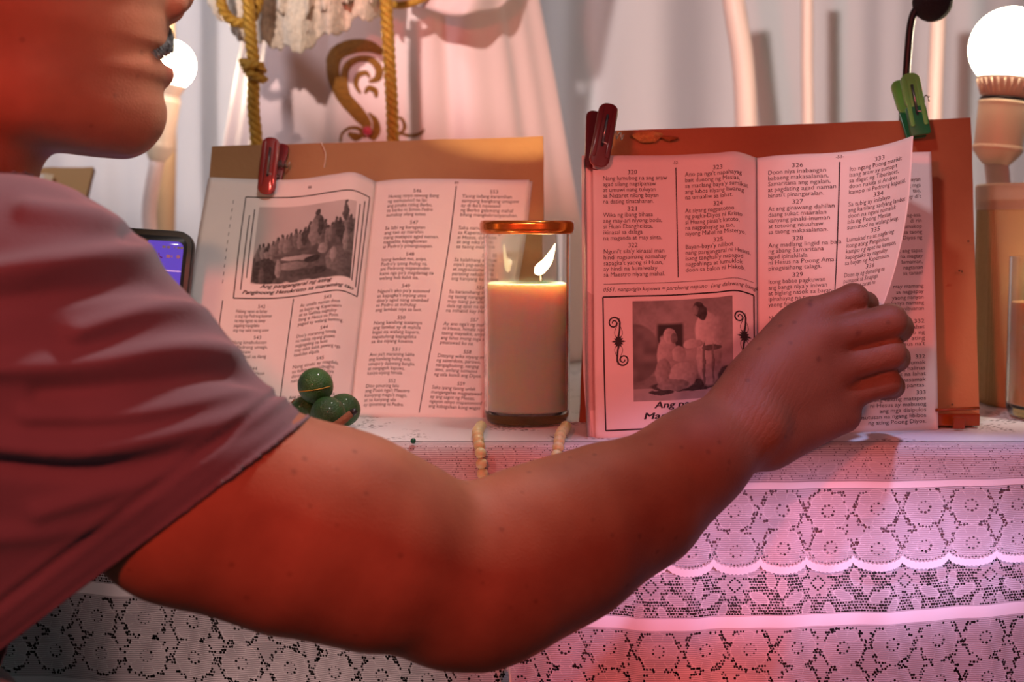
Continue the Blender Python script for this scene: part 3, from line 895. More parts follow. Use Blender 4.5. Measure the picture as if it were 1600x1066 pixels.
LP1 = [('542', ['Habang nanan sa bahay', 'si ang kay Pedrong biyenan', 'na may lagnat na tunay', 'pagaling kapagdaka', 'ang may sakit noong araw']),
       ('543', ['Nang kinabukasan', 'ng Pedrong umaga,', 'nakatanaw', 'at nagdasal sa ilang']),
       ('544', ['Nang lumapit kay Hesus', 'ay dala ang maysakit', 'pinagaling ng Diyos'])]
LP2 = [('543', ['At umalis naman doon', 'sa bayan ng Kapernaum', 'at sa Galilea nagtuloy', 'ilang si Hesus na Poon', 'pagod ay walang hantong.']),
       ('544', ["Doo'y maraming himala", 'na nakita niyang ginawa', 'nagpagaling na kusa', 'may sakit kahit pawang nga', 'kaululan alipala.']),
       ('545', ['Nang sinabi ay magdala', 'sa tubig ng panibugho', 'doon ay nangaral siya', 'nang tanghaling tapat']),
       ('546', ['Ang mga tao ay dumagsa', 'sa tabi ng dagat'])]
for i, (n, L) in enumerate(LP1): stanza(pg1, S1, n, L, .275, .535 + i * .128, .030, .0040, .0038, .42)
for i, (n, L) in enumerate(LP2): stanza(pg1, S1, n, L, .645, .525 + i * .128, .037, .0040, .0038, .80)

RP1 = [('546', ['Huwag ninyo nawang ibang', 'ng sumusunod na lipi', 'ang pinaka rating Berbo,', 'sa barko ni Simon Pedro', 'sumakay silang totoo.']),
       ('547', ['Sa labi ng karagatan', 'ang tao ay marahin', 'nang matapos agad naman,', 'nagsalita kapagkuwan', "si Pedro'y pinangusapan."]),
       ('548', ['Iyang lambat mo, aniya,', "Pedro'y iyong ihulog na,", 'ani Pedrong mapanimdim', "kami nga po'y magdamag na", 'walang huli kahit isa.']),
       ('549', ["Nguni't ako po'y susunod", "at kapagka't inyong utos", "dito'y agad nang sinimbad", 'ni Pedro at inihulog', 'ang lambat niya sa laot.']),
       ('550', ['Nang kanilang isasampa', 'ang lambat ay di mahila', 'bigat na walang kapara,', 'napatulong kapagdaka', 'sa iba niyang kasama.']),
       ('551', ["Ano pa't maraming lubha", 'ang kanilang huling isda,', "umapo'y dalawang bangka,", 'at nangagsik kapuwa,', 'kasiya-siyang himala.']),
       ('552', ['Dito pinuring lalo', "ang Poon nga't Maestro", "kaniyang mago't mago,", 'at sa kanyang ulo', 'ay ipinatong ni Pedro.'])]
RP2 = [('553', ['Yaong isdang karamihan', 'sampung bangkang umapaw', "ay di iba't nasasaad", 'ng Berbo galawang mahal', 'bilang mangkakristiyanuhan.']),
       ('554', ['Saka namang lumakad', 'sa Kapernaum nga', 'si Hesus, doon', "at ang nika'y", 'sa taong maka']),
       ('555', ['Sa kalakhang awa', "niya't pag-aadya", 'at nagpasalamat', 'parating nababa', 'ang kaniyang kaaway.']),
       ('556', ['Sa karamihang tao', 'ng taong nangagsi', 'may isang paralitiko', 'dala ng apat na tao', 'na inihatid kay Hesus']),
       ('557', ["Ay ano nga't ng makita", 'ni Hesus, himala niya,', 'taong maysakit, aniya,', 'ang lahat mong mga sala', 'pinatawad ko na.']),
       ('558', ['Ditoyng wika niyang may', 'ng saserdote, pariseo,', 'nangagbulong, nangag', 'sino, anilang tumutos', 'ng sala kundi ang Diyos.']),
       ('559', ['Saka iyang taong unlak', 'mangangahas magpatawad', 'ay ang sagot ng Mesias,', 'ngayon ninyo mapanonood', 'ang kabagsikan kong wagas'])]
for i, (n, L) in enumerate(RP1): stanza(pg2, S2, n, L, .095, .058 + i * .1325, [.0385, .042, .042, .041, .039, .039, .038][i], .0041, .0038, .28)
for i, (n, L) in enumerate(RP2): stanza(pg2, S2, n, L, .575, .058 + i * .1325, [.044, .036, .034, .036, .040, .042, .045][i], .0041, .0038, .78)
rule(pg2, S2, 'printed_rule', [(.53, .03), (.513, .975)], .0008)
put_text(pg2, S2, 'page_number', ['89'], .53, .022, .003, .003, .003, 0, .01, 'CENTER')

# ------------------------------------------------------------------ right booklet
RK = thing('open_booklet', 'right open prayer booklet under the dark red peg, one leaf lifted by a hand', 'book', P(1184, 680, 1.0))
el = [(926, 244), (927, 355), (928, 466), (929, 577), (931, 688)]
es = [(1183, 247), (1183.5, 356), (1184, 465), (1185, 574), (1186, 683)]
ys3 = [(1.040, 1.054), (1.027, 1.041), (1.013, 1.028), (0.999, 1.014), (0.986, 1.000)]
T1 = Surf(rows_from(el, es, ys3, [0, -.5, -1.5, -2, -3, -5, -7, -9.5, 0], [0, .001, .0015, .002, .003, .005, .008, .008, -.001]))
er = [(1455, 237), (1458, 345), (1461, 453), (1464, 561), (1466, 671)]
ys4 = [(1.056, 1.072), (1.043, 1.060), (1.030, 1.048), (1.016, 1.036), (1.003, 1.025)]
T2 = Surf(rows_from([(p[0], p[1] + 0) for p in es], er, ys4, [0, -3, -2, -1, 0, 0, 0, 0, 0], [-.001, .002, .002, .0015, .001, 0, 0, 0, 0]))
T3 = Surf([[(1183, 247, 1.054), (1215, 243, 1.047), (1250, 241, 1.044), (1290, 239.5, 1.040), (1330, 236, 1.034), (1365, 230, 1.024), (1397, 222, 1.010), (1427, 212, 0.992)],
           [(1183.5, 356, 1.041), (1216, 353, 1.034), (1250, 351, 1.031), (1288, 349, 1.027), (1326, 346, 1.019), (1360, 341, 1.008), (1391, 334, 0.995), (1418, 327, 0.980)],
           [(1184, 465, 1.028), (1216, 463, 1.021), (1250, 461, 1.018), (1286, 459, 1.013), (1318, 457, 1.004), (1345, 453, 0.993), (1370, 448, 0.982), (1392, 444, 0.972)],
           [(1185, 574, 1.014), (1216, 572, 1.008), (1248, 570, 1.005), (1280, 568, 0.999), (1304, 566, 0.991), (1322, 563, 0.983), (1336, 560, 0.976), (1348, 557, 0.970)],
           [(1186, 683, 1.000), (1215, 681, 0.995), (1244, 680, 0.992), (1268, 678, 0.987), (1286, 676, 0.982), (1300, 673, 0.977), (1310, 670, 0.973), (1318, 668, 0.970)]])
for s_ in (T1, T2, T3): s_.wh = s_.size()
p1 = slab(T1, 'left_page', M['paper'], RK)
p2 = slab(T2, 'right_page', M['paper'], RK)
p3 = slab(T3, 'lifted_page', M['paper'], RK, 0, .00015, 60, 50)
slab(T1, 'page_block', M['paper_edge'], RK, -.0060, .0070, 40, 30, -.10, .98, .0, .995)
# loose leaves between the front page and the block, their left edges fanned
F1 = Surf([[(909 + i * 30, 243, 1.049 + i * .0006) for i in range(6)], [(909 + i * 30, 355, 1.036 + i * .0006) for i in range(6)], [(910 + i * 30, 466, 1.023 + i * .0006) for i in range(6)],
           [(911 + i * 30, 577, 1.010 + i * .0006) for i in range(6)], [(919 + i * 30, 684, .995 + i * .0006) for i in range(6)]])
slab(F1, 'loose_leaf', M['paper'], RK, 0, .0003, 20, 30)
F2 = Surf([[(915 + i * 30, 243, 1.045 + i * .0006) for i in range(6)], [(917 + i * 30, 355, 1.032 + i * .0006) for i in range(6)], [(917 + i * 30, 466, 1.019 + i * .0006) for i in range(6)],
           [(916 + i * 30, 577, 1.006 + i * .0006) for i in range(6)], [(926 + i * 30, 686, .991 + i * .0006) for i in range(6)]])
slab(F2, 'loose_leaf', M['paper'], RK, 0, .0003, 20, 30)
F1.wh = (.07, .21); rule(RK, F1, 'printed_frame', [(.02, .93), (.02, .985), (.08, .985)], .0010)
slab(T2, 'page_block', M['paper_edge'], RK, -.0004, .0065, 40, 30, .0, 1.0, .0, 1.0)

VA = [('320', ['Nang lumubog na ang araw', 'agad silang nagsipanaw', 'at umuwi nang tuluyan', 'sa Nazaret nilang bayan', 'na dating tinatahanan.']),
      ('321', ['Wika ng ibang bihasa', 'ang may-ari niyong boda,', 'si Huan Ebanghelista,', 'ikinasal sa dalaga', 'na maganda at may sinta.']),
      ('322', ["Nguni't sila'y kinasal man", 'hindi nagsamang namahay', "sapagka't yaong si Huan,", 'ay hindi na humiwalay', 'sa Maestro niyang mahal.'])]
VB = [('323', ["Ano pa nga't napahayag", 'bait dunong ng Mesias,', "sa madlang baya'y sumikat", 'ang lubos niyang liwanag', 'na umaaliw sa lahat.']),
      ('324', ['At siyang nagpatotoo', 'ng pagka-Diyos ni Kristo', "si Huang pinsa't katoto,", 'na nagpahayag sa tao,', 'niyong Mahal na Misteryo.']),
      ('325', ["Bayan-baya'y nilibot", 'nang pangangaral ni Hesus,', "isang tanghali'y napagod", 'nagpahinga at lumuklok', 'doon sa balon ni Hakob.'])]
VC = [('326', ['Doon niya inabangan', 'babaeng makasalanan,', 'Samaritana ang ngalan,', 'at pagdating agad naman', "binati't pinangaralan."]),
      ('327', ['At ang ginawang dahilan', 'daang sukat maaralan', 'kanyang pinaki-inuman', 'at totoong nauuhaw', 'sa taong makasalanan.']),
      ('328', ['Ang madlang lingid na bala', 'ng abang Samaritana', 'agad ipinakilala', 'ni Hesus na Poong Ama', 'pinagsisihang talaga.']),
      ('329', ['Itong babae pagkuwan', "ang banga niya'y iniwan", 'at biglang nasok sa bayan', 'ipinahayag na tunay', "yaong himala't aral."]),
      ('330', ['Nang marinig ng lahat', 'ang kanyang sinabi', 'nagsiparoong lahat'])]
VD = [('333', ['Ito ngang Poong marikit', 'isang araw ay sumapit', 'sa dagat ng Tiberiades,', 'doon nakita si Andres', 'kampo ni Pedrong kapatid.']),
      ('334', ['Sa tubig ay inilalayo', 'ang kanilang sadyang lambat', 'doon na ngani namalak', 'isla ng Poong Mesias', 'sumunod na walang iwag.']),
      ('335', ['Lumakad na at naglaring', 'itong ating Panginoon,', 'kampo ng apat na kampon,', 'kapagdaka ay nagtuloy', 'sa bayan ng Kapernaum.']),
      ('336', ['Doon ay ng dumating na', 'pumasok sa Sinagoga', 'nangaral sa tanan na', 'ang nangagsisi', 'ng lahat'])]
SZ, PI_ = .0046, .0042
for i, (n, L) in enumerate(VA): stanza(p1, T1, n, L, .060, .066 + i * .129, [.0485, .0445, .0475][i], SZ, PI_, .24)
for i, (n, L) in enumerate(VB): stanza(p1, T1, n, L, .560, .058 + i * .129, [.0475, .0455, .049][i], SZ, PI_, .76)
for i, (n, L) in enumerate(VC): stanza(p3, T3, n, L, .075, .046 + i * .1295, [.0430, .0425, .0475, .0425, .036][i], SZ, PI_, .27)
for i, (n, L) in enumerate(VD): stanza(p3, T3, n, L, .565, .052 + i * .125, [.041, .042, .040, .034][i], SZ, PI_, .76)
rule(p1, T1, 'printed_rule', [(.505, .045), (.515, .435)], .0008)
rule(p1, T1, 'printed_rule', [(.06, .452), (.975, .452)], .0004)
put_text(p1, T1, 'footnote', ['0551. nangatigib kapuwa = parehong napuno  (ang dalawang bangka'], .055, .478, .119, .0042, .004, .25, .006)
put_text(p1, T1, 'page_number', ['-52-'], .505, .032, .0045, .0034, .003, 0, .004, 'CENTER')
rule(p3, T3, 'printed_rule', [(.508, .035), (.508, .985)], .0008)
put_text(p3, T3, 'page_number', ['-53-'], .508, .022, .0045, .0034, .003, 0, .004, 'CENTER')
rule(p1, T1, 'printed_frame', [(.055, .497), (.975, .497), (.975, .968), (.062, .968), (.055, .497)], .0011)


def pic_robes(a, b):
    t = .40 + .28 * vnoise(a, b, 4, 2) * vnoise(a, b, 11, 3) + .06 * vnoise(a, b, 40, 8) - .08 * (b > .75)
    dark = np.clip((np.minimum(a - .23, .52 - a)) * 30, 0, 1) * np.clip((np.minimum(b - .22, .6 - b)) * 30, 0, 1)
    t = t * (1 - dark) + .07 * dark
    stone = np.clip((1 - np.hypot((a - .02) / .26, (b - .52) / .30)) * 14, 0, 1); t = t * (1 - stone) + stone * (.22 + .2 * vnoise(a, b, 14, 4))
    t = np.where(b > .88, .55 + .1 * vnoise(a, b, 20, 1), t)
    it = [(.55, .86, .38, .055, .10), (.93, .80, .10, .10, .12),
          (.76, .58, .125, .30, .55), (.74, .33, .12, .20, .72), (.85, .34, .06, .16, .56), (.60, .45, .10, .045, .66), (.66, .11, .055, .075, .12), (.63, .115, .030, .045, .42), (.70, .15, .05, .07, .10),
          (.79, .50, .10, .03, .2), (.71, .66, .018, .22, .30), (.80, .66, .014, .20, .32),
          (.34, .55, .10, .22, .62), (.30, .72, .08, .14, .52), (.37, .36, .065, .08, .66), (.41, .38, .032, .05, .34), (.46, .54, .07, .08, .58), (.50, .76, .14, .13, .60), (.40, .85, .16, .06, .42), (.28, .92, .12, .025, .10)]
    return blobs(a, b, t, it, 3, .015)


picture(p1, T1, 'printed_picture', .235, .515, .845, .870, pic_robes, 170, 160)
put_text(p1, T1, 'picture_caption', ['Ang pagpapakita kay'], .36, .896, .078, .0068, .006, .2, .035)
put_text(p1, T1, 'picture_caption', ['Magdalena ng Panginoon'], .29, .934, .104, .0068, .006, .2, .035)


def ornament(pg, S, uc, vc):
    """printed scroll ornament: a cross rosette between two spirals"""
    Wm, Hm = S.wh
    b = MB()
    def ribbon(pts, w):
        pts = np.array(pts); n = len(pts); d = np.gradient(pts, axis=0); d /= np.linalg.norm(d, axis=1)[:, None] + 1e-9
        nn = np.stack([-d[:, 1], d[:, 0]], -1) * np.array(w)[:, None] / 2
        l = pts + nn; r = pts - nn
        V = list(S.at(uc + l[:, 0] / Wm, vc + l[:, 1] / Hm, .0002)) + list(S.at(uc + r[:, 0] / Wm, vc + r[:, 1] / Hm, .0002))
        b.add(V, [(i, i + 1, n + i + 1, n + i) for i in range(n - 1)])
    for sg in (1, -1):
        a = np.linspace(0, 1.55 * 2 * math.pi, 46); r = .0046 * (1 - a / a[-1] * .8)
        cx, cy = -.0035 * sg, -.0135 * sg
        pts = [(0, -.003 * sg), (.0008 * sg, -.008 * sg)] + [(cx + sg * q * math.cos(t), cy - sg * q * math.sin(t)) for t, q in zip(a, r)]
        ribbon(smooth_path(pts, 90), np.interp(np.linspace(0, 1, 90), [0, .3, 1], [.0014, .0011, .0008]))
        ribbon(smooth_path([(0, 0), (.003 * sg, .006 * sg), (.001 * sg, .012 * sg), (-.001 * sg, .017 * sg)], 30), [.0004] * 30)
        ribbon(smooth_path([(0, 0), (-.003 * sg, .006 * sg), (-.0005 * sg, .013 * sg)], 30), [.0004] * 30)
    for k in range(12):
        a = 2 * math.pi * k / 12; L = .0052 if k % 3 == 0 else .0040
        ribbon([(0, 0), (L * .6 * math.cos(a), L * .8 * math.sin(a)), (L * math.cos(a), L * 1.1 * math.sin(a))], [.0010, .0016, .0003])
    b.obj('printed_ornament', M['ink'], pg, False)


ornament(p1, T1, .148, .655)
ornament(p1, T1, .915, .655)
# what shows of the page underneath on the right
UV = [['bayan', 'na ang mga', 'tao,', "ay di't"], ['pag-asa.', 'di rin', 'sumakop', 'sa taong', 'ng Diyos ng'], ['at ang tapat', 'na magtay', 'lumaman,', 'nagtanan', 'sa tanan?'],
      ['may mamang', 'sa nagpapay', 'yaong nanyan', 'ay kanya namang', 'nanibuanan'], ['332', 'sa lahat', 'ng tao ng', 'may ating', "Hesus na't"], ['332', "Sila'y tinurumak", 'ng halinas', 'ang lahat na lahat', 'ang masamak', 'at pantas.'],
      ['333', 'Nang tanang matapos', 'ni Hesus ay mabusog', 'ang mga disipulos', 'inutusan na ngang libibos', 'ng ating Poong Diyos.']]
for i, L in enumerate(UV):
    put_text(p2, T2, 'verse', L, .935, .105 + i * .128, [.018, .020, .020, .030, .022, .036, .050][i], SZ * .92, PI_, 0, .010, 'RIGHT')


# ------------------------------------------------------------------ clothespins
def clothespin(label, top, bot, w, m, back=(0.0, 0.014), spread=0.016, m2=None, split=0.5):
    """front jaw from top to bot (pixel + depth); back = sideways and depth offset of the rear jaw's top"""
    A, B = P(*top), P(*bot); ez = A - B; L = np.linalg.norm(ez); ez /= L
    n = np.array([0, -1.0, 0]); ex = np.cross(ez, n); ex /= np.linalg.norm(ex); n = np.cross(ex, ez); n /= np.linalg.norm(n)
    if n[1] > 0: n = -n
    t = thing('clothespin', label, 'clothespin', B)
    def jaw(A, B, th, front):
        ez = A - B; L = np.linalg.norm(ez); ez = ez / L
        nn = n if front else -n
        c = (A + B) / 2
        h = L / 2
        out = [(w * .5 * x / w, y) for x, y in rrect(w, h, w * .8)]
        if m2 is None:
            b = MB(); b.prism(rrect(w / 2, h, w * .42), c, ex, ez, nn, th); o = b.obj('jaw', m, t, True, .0007)
            js = [o]
        else:
            b = MB(); b.prism(rrect(w / 2, h * (1 - split) , w * .42), c + ez * h * split, ex, ez, nn, th); b.obj('jaw', m, t, True, .0007)
            b = MB(); b.prism(rrect(w / 2 * 1.02, h * split * 1.1, w * .1), c - ez * h * (1 - split * 1.1), ex, ez, nn, th * 1.02); b.obj('jaw_tip', m2, t, True, .0005)
        if front:
            # raised rim on both sides leaves the middle as a groove
            for sx in (-1, 1):
                b = MB(); b.prism(rrect(w * .11, h * .80, w * .1), c + ex * sx * w * .34 + ez * h * .08 + nn * th, ex, ez, nn, th * .28); b.obj('jaw_rib', m, t, True, .0003)
            b = MB(); b.prism(rrect(w * .07, h * .5, w * .06), c + ez * h * .12 + nn * th * .99, ex, ez, nn, th * .05); b.obj('groove', M['black'], t)
    jaw(A, B, .0035, True)
    A2 = A + ex * back[0] - n * spread; B2 = B + ex * back[0] * .2 - n * .0065
    jaw(A2, B2, .0035, False)
    c = (A + B) / 2 + ez * L * .10
    b = MB(); b.tube([c + ez * .010 + n * .0046, c - ez * .011 + n * .0046], .0008, 8); b.obj('spring_wire', M['steel'], t)
    b = MB(); b.tube([c + n * .0045 - ez * .011, c + n * .002 - ez * .012 + ex * w * .5, c - n * .008 - ez * .010 + ex * w * .52, c - n * .012 - ez * .006], .0007, 8); b.obj('spring_wire', M['steel'], t)
    for sx in (-1, 1):
        b = MB(); pts = [c - n * .006 + ex * sx * w * .3 + ex * k * .0004 + (ez * math.cos(k * .7) + n * math.sin(k * .7)) * .0026 for k in range(27)]
        b.tube(pts, .0005, 6); b.obj('spring_coil', M['steel'], t)
    return t


clothespin('bright red plastic clothespin clipping the left booklet to its board', (425, 216, 1.148), (416, 305, 1.139), .0140, M['redpeg'], (.0055, .01), .014)
clothespin('dark red plastic clothespin on the top left corner of the right booklet', (952, 164, 1.045), (934, 262, 1.031), .0145, M['darkpeg'], (-.008, .01), .016)
clothespin('two-tone green plastic clothespin clipped on the right board top edge', (1419, 116, 1.100), (1438, 212, 1.090), .0150, M['greenpeg'], (-.004, .01), .012, M['greendark'], .42)


# ------------------------------------------------------------------ candles
def candle(label, cx, cy, R, H, waxh, m_wax, rim, flame_p, lean=(0, 0)):
    c = np.array([cx, cy, TAB + .0016])
    t = thing('glass_candle', label, 'candle', c)
    b = MB()
    prof = [(0.001, 0), (R * .86, 0), (R * .93, .002), (R * .985, .006), (R, .012), (R, H), (R - .0022, H), (R - .0024, .010), (R * .8, .0075), (0.001, .0072)]
    b.lathe(prof, c, 64, sq=2.5); b.obj('glass', M['glass'], t)
    b = MB(); Ri = R - .0027
    b.lathe([(0.001, .0078), (Ri * .82, .0078), (Ri, .0108), (Ri, waxh), (Ri - .001, waxh + .0008), (Ri - .003, waxh - .0008), (Ri * .4, waxh - .0016), (.001, waxh - .002)], c, 64, sq=2.5)
    b.obj('wax', m_wax, t)
    if rim:
        b = MB(); b.lathe([(R + .0002, H - .0085), (R + .0022, H - .008), (R + .0030, H - .005), (R + .0030, H - .001), (R + .0018, H + .0012), (R - .0010, H + .0015), (R - .0022, H), (R - .0010, H - .0005), (R - .0003, H - .002)], c, 64, sq=2.5)
        b.obj('metal_rim', M['gold_rim'], t)
    if flame_p:
        w0, w1, f = [np.array(p) for p in flame_p]
        b = MB(); b.tube([w0, (w0 + w1) / 2 + [0.0004, 0, 0], w1], .0008, 6); b.obj('wick', M['wick'], t)
        b = MB(); b.tube(smooth_path([w1 + [-.0035, 0, -.001], w1 + [-.0005, 0, .0012], (w1 * .62 + f * .38) + [.0008, 0, -.001], (w1 * .3 + f * .7) + [.0012, 0, 0], f], 20),
                         list(np.interp(np.linspace(0, 1, 20), [0, .12, .3, .55, .8, 1], [.0006, .0028, .0043, .0034, .0015, .0002])), 14)
        b.obj('flame', M['flame'], t)
    return t


CY = 1.062
cc = PT(823, 664); CX = P(823, 660, CY)[0]
f1, f2 = P(845, 425, CY), P(868, 381, CY)
w0 = P(845, 441, CY); w1 = P(843, 425, CY)
candle('tall burning candle in clear glass with a golden rim between the two booklets', CX, CY, .0322, .1495, .104, M['wax'], True, (w0, w1, f2))
l = bpy.data.lights.new('flame_glow', 'POINT'); l.energy = 2.6; l.color = (1, .72, .42); l.shadow_soft_size = .0032
lo = bpy.data.objects.new('flame_glow', l); COL.objects.link(lo); lo.location = P(848, 415, CY - .0082)
candle('shorter glass candle with peach wax cut off by the right picture edge', P(1646, 600, 1.088)[0], 1.088, .0335, .1235, .088, M['wax_orange'], False,
       (P(1646, 490, 1.088), P(1646, 478, 1.088), P(1650, 440, 1.088)))

# woven canister behind
c = np.array([.4320, 1.178, TAB + .0015])
t = thing('woven_canister', 'straw coloured woven canister with clear lid under the right lamp', 'canister', c)
b = MB(); R = .0435
b.lathe([(.001, 0), (R * .95, 0), (R, .004), (R, .166), (R - .002, .168), (.001, .168)], c, 48, sq=3.2); b.obj('body', M['burlap'], t)
b = MB(); b.lathe([(R + .0006, .160), (R + .0012, .179), (R + .0002, .1812), (.001, .1812)], c, 48, sq=3.2); b.obj('lid', mat('frosted_lid', hexc(226, 190, 160), .3, trans=.6, ior=1.2), t)


# ------------------------------------------------------------------ lamps
def bulb_lamp(label, pb, y, Rb, axis, body_len, fins=True, pole=None, name='bulb_lamp', mb='bulb_body'):
    c = P(*pb, y); ax = np.array(axis, float); ax /= np.linalg.norm(ax)
    t = thing(name, label, 'lamp', (c[0], c[1], TAB + .001))
    b = MB()
    prof = [(0.0005, Rb)] + [(Rb * math.sin(a), Rb * math.cos(a)) for a in np.linspace(.12, 2.35, 22)] + [(Rb * .55, -Rb * .92)]
    b.lathe(prof, c, 40, axis=tuple(ax)); b.obj('bulb', M['bulb'], t)
    z0 = -Rb * .84
    b = MB(); b.lathe([(Rb * .72, z0 + Rb * .10), (Rb * .70, z0), (Rb * .55, z0 - Rb * .32), (Rb * .50, z0 - Rb * .42), (.001, z0 - Rb * .42)], c, 40, axis=tuple(ax)); b.obj('heat_sink', M[mb], t)
    q = Vector((0, 0, 1)).rotation_difference(Vector(ax))
    if fins:
        for k in range(26):
            w = 2 * math.pi * k / 26; d = np.array(q @ Vector((math.cos(w), math.sin(w), 0)))
            b = MB(); b.tube([c + ax * (z0 + Rb * .02) + d * Rb * .70, c + ax * (z0 - Rb * .34) + d * Rb * .555], Rb * .03, 6); b.obj('cooling_fin', M[mb], t)
    z1 = z0 - Rb * .42
    b = MB(); b.lathe([(Rb * .54, z1 + .001), (Rb * .58, z1), (Rb * .58, z1 - Rb * .06), (Rb * .50, z1 - Rb * .08)], c, 40, axis=tuple(ax)); b.obj('collar_ring', M['black'] if fins else M[mb], t)
    L = body_len
    b = MB(); b.lathe([(Rb * .50, z1), (Rb * .62, z1 - L * .06), (Rb * .60, z1 - L * .1), (Rb * .585, z1 - L * .72), (Rb * .62, z1 - L * .74), (Rb * .60, z1 - L * .80), (Rb * .42, z1 - L * .94), (Rb * .32, z1 - L), (.001, z1 - L)], c, 40, axis=tuple(ax))
    b.obj('socket', M['cream_plastic'], t)
    end = c + ax * (z1 - L * .97)
    b = MB(); pts = [end] + [P(*p) for p in pole] + []
    last = pts[-1]; pts.append(np.array([last[0], last[1], TAB + .002]))
    b.tube(smooth_path(pts, 20), Rb * .29, 16); b.obj('pole', M['pipe'], t)
    b = MB(); b.lathe([(.001, 0), (.030, 0), (.030, .004), (.012, .009), (.001, .009)], (last[0], last[1], TAB + .0012), 32); b.obj('base', M['pipe'], t)
    return t


bulb_lamp('large lit globe bulb lamp at the right edge above the woven canister', (1579, 75), 1.275, .0356, (0.10, 0, 1), .058, True, [(1560, 300, 1.275), (1557, 420, 1.277)])
bulb_lamp('smaller lit globe bulb lamp half hidden behind the man\'s mouth', (266, 102), 1.66, .0285, (0.16, 0, 1), .075, False, [(233, 330, 1.66), (240, 420, 1.66)])
# ------------------------------------------------------------------ pipes
for lab, pts, r, m in (('curved white plastic pipe rising behind the right board', [(1128, -160, 1.62), (1146, 0, 1.62), (1160, 90, 1.62), (1166, 190, 1.62), (1168, 330, 1.62)], .0125, 'pipe'),
                       ('thin straight cream pipe behind the middle of the right board', [(1260, -160, 1.66), (1261, 0, 1.66), (1261, 100, 1.66), (1262, 190, 1.66), (1262, 330, 1.66)], .0070, 'pipe'),
                       ('straight cream pipe behind the black microphone', [(1470, -160, 1.60), (1466, 20, 1.60), (1463, 100, 1.60), (1460, 190, 1.60), (1458, 330, 1.60)], .0085, 'pipe'),
                       ('beige pipe right behind the left bulb lamp', [(258, -160, 1.74), (258, 60, 1.74), (260, 200, 1.74), (259, 300, 1.74), (258, 400, 1.74)], .0120, 'pipe_beige')):
    p = [P(*q) for q in pts]; p.append(np.array([p[-1][0], p[-1][1], TAB + .001]))
    b = MB(); b.tube(smooth_path(p, 30), r, 20); tag(b.obj('plastic_pipe', M[m]), lab, 'pipe')

# ------------------------------------------------------------------ microphone
t = thing('gooseneck_microphone', 'black gooseneck microphone rising behind the green clothespin', 'microphone', P(1413, 300, 1.150))
b = MB(); b.ball(P(1457, 3, 1.150), .0158, 24); b.obj('foam_ball', M['foam'], t)
pts = [P(1448, 10, 1.150), P(1432, 14, 1.150), P(1423, 38, 1.150), P(1418, 90, 1.150), P(1414, 150, 1.150), P(1412, 230, 1.152), P(1411, 400, 1.155)]
pts.append(np.array([pts[-1][0], pts[-1][1], TAB + .006]))
b = MB(); b.tube(smooth_path(pts, 40), .0030, 12); b.obj('gooseneck', M['black'], t)
b = MB(); b.tube([P(1413, 160, 1.150), P(1411, 400, 1.154)], .0042, 12); b.obj('stem', M['black'], t)
b = MB(); b.lathe([(.001, 0), (.024, 0), (.024, .007), (.012, .012), (.001, .012)], (pts[-1][0], pts[-1][1], TAB + .0015), 32); b.obj('base', M['black'], t)

# ------------------------------------------------------------------ phone
t = thing('smartphone', 'black cased smartphone with a purple call screen behind the man\'s shoulder', 'phone', P(240, 655, 1.075))
TL, TR, BR, BL = P(146, 351, 1.085), P(304, 364, 1.085), P(272, 672, 1.062), P(112, 664, 1.062)
ex = (TR - TL + BR - BL) / 2; ey = (TL - BL + TR - BR) / 2; wx, hy = np.linalg.norm(ex) / 2, np.linalg.norm(ey) / 2
ex /= 2 * wx; ey /= 2 * hy; nn = np.cross(ex, ey); nn /= np.linalg.norm(nn)
if nn[1] > 0: nn = -nn
c = (TL + TR + BR + BL) / 4
b = MB(); b.prism(rrect(wx, hy, .012), c - nn * .009, ex, ey, nn, .010); b.obj('case', M['black'], t, True, .001)
b = MB(); b.prism(rrect(wx - .0042, hy - .0045, .008), c + nn * .0004, ex, ey, nn, .0010); b.obj('bezel', M['black'], t)
out = rrect(wx - .0068, hy - .0085, .005)
b = MB(); b.prism(out, c + nn * .0013, ex, ey, nn, .0003); b.obj('screen', M['screen'], t)
top = hy - .0085
b = MB(); b.prism([(-.0055, top + .0008), (-.003, top - .003), (0, top - .0045), (.003, top - .003), (.0055, top + .0008)], c + nn * .0015, ex, ey, nn, .0003); b.obj('notch', M['black'], t, False)
b = MB(); b.ball(c + ey * (top - .0012) + nn * .0018, .0011, 10); b.obj('front_camera', M['steel'], t)
for k, (x, y, w, h) in enumerate(((.0170, -.0045, .0013, .0008), (.0205, -.0045, .0012, .0008), (.0250, -.0045, .0004, .0008), (.0280, -.0045, .0010, .0008), (.0305, -.0045, .0010, .0008))):
    b = MB(); b.prism(rrect(w, h, .0003, 2), c + ex * x + ey * (top + y) + nn * .0016, ex, ey, nn, .0002); b.obj('status_mark', M['icon_dark'], t, False)
b = MB(); b.tube([c + ex * .0135 + ey * (top - .0095) + nn * .0018, c + ex * .0140 + ey * (top - .0120) + nn * .0018, c + ex * .0165 + ey * (top - .0130) + nn * .0018], .0006, 6); b.obj('call_icon', M['icon'], t)
b = MB(); b.prism(rrect(.0015, .0012, .0004, 2), c + ex * .0210 + ey * (top - .0115) + nn * .0016, ex, ey, nn, .0002)
b.prism([(0, 0), (.0015, .0011), (.0015, -.0011)], c + ex * .0226 + ey * (top - .0115) + nn * .0016, ex, ey, nn, .0002); b.obj('video_icon', M['icon'], t, False)
b = MB(); b.prism([(.0015 * math.cos(a), .0015 * math.sin(a)) for a in np.linspace(0, 6.0, 12)], c + ex * .0285 + ey * (top - .0115) + nn * .0016, ex, ey, nn, .0002); b.obj('info_icon', M['icon'], t, False)
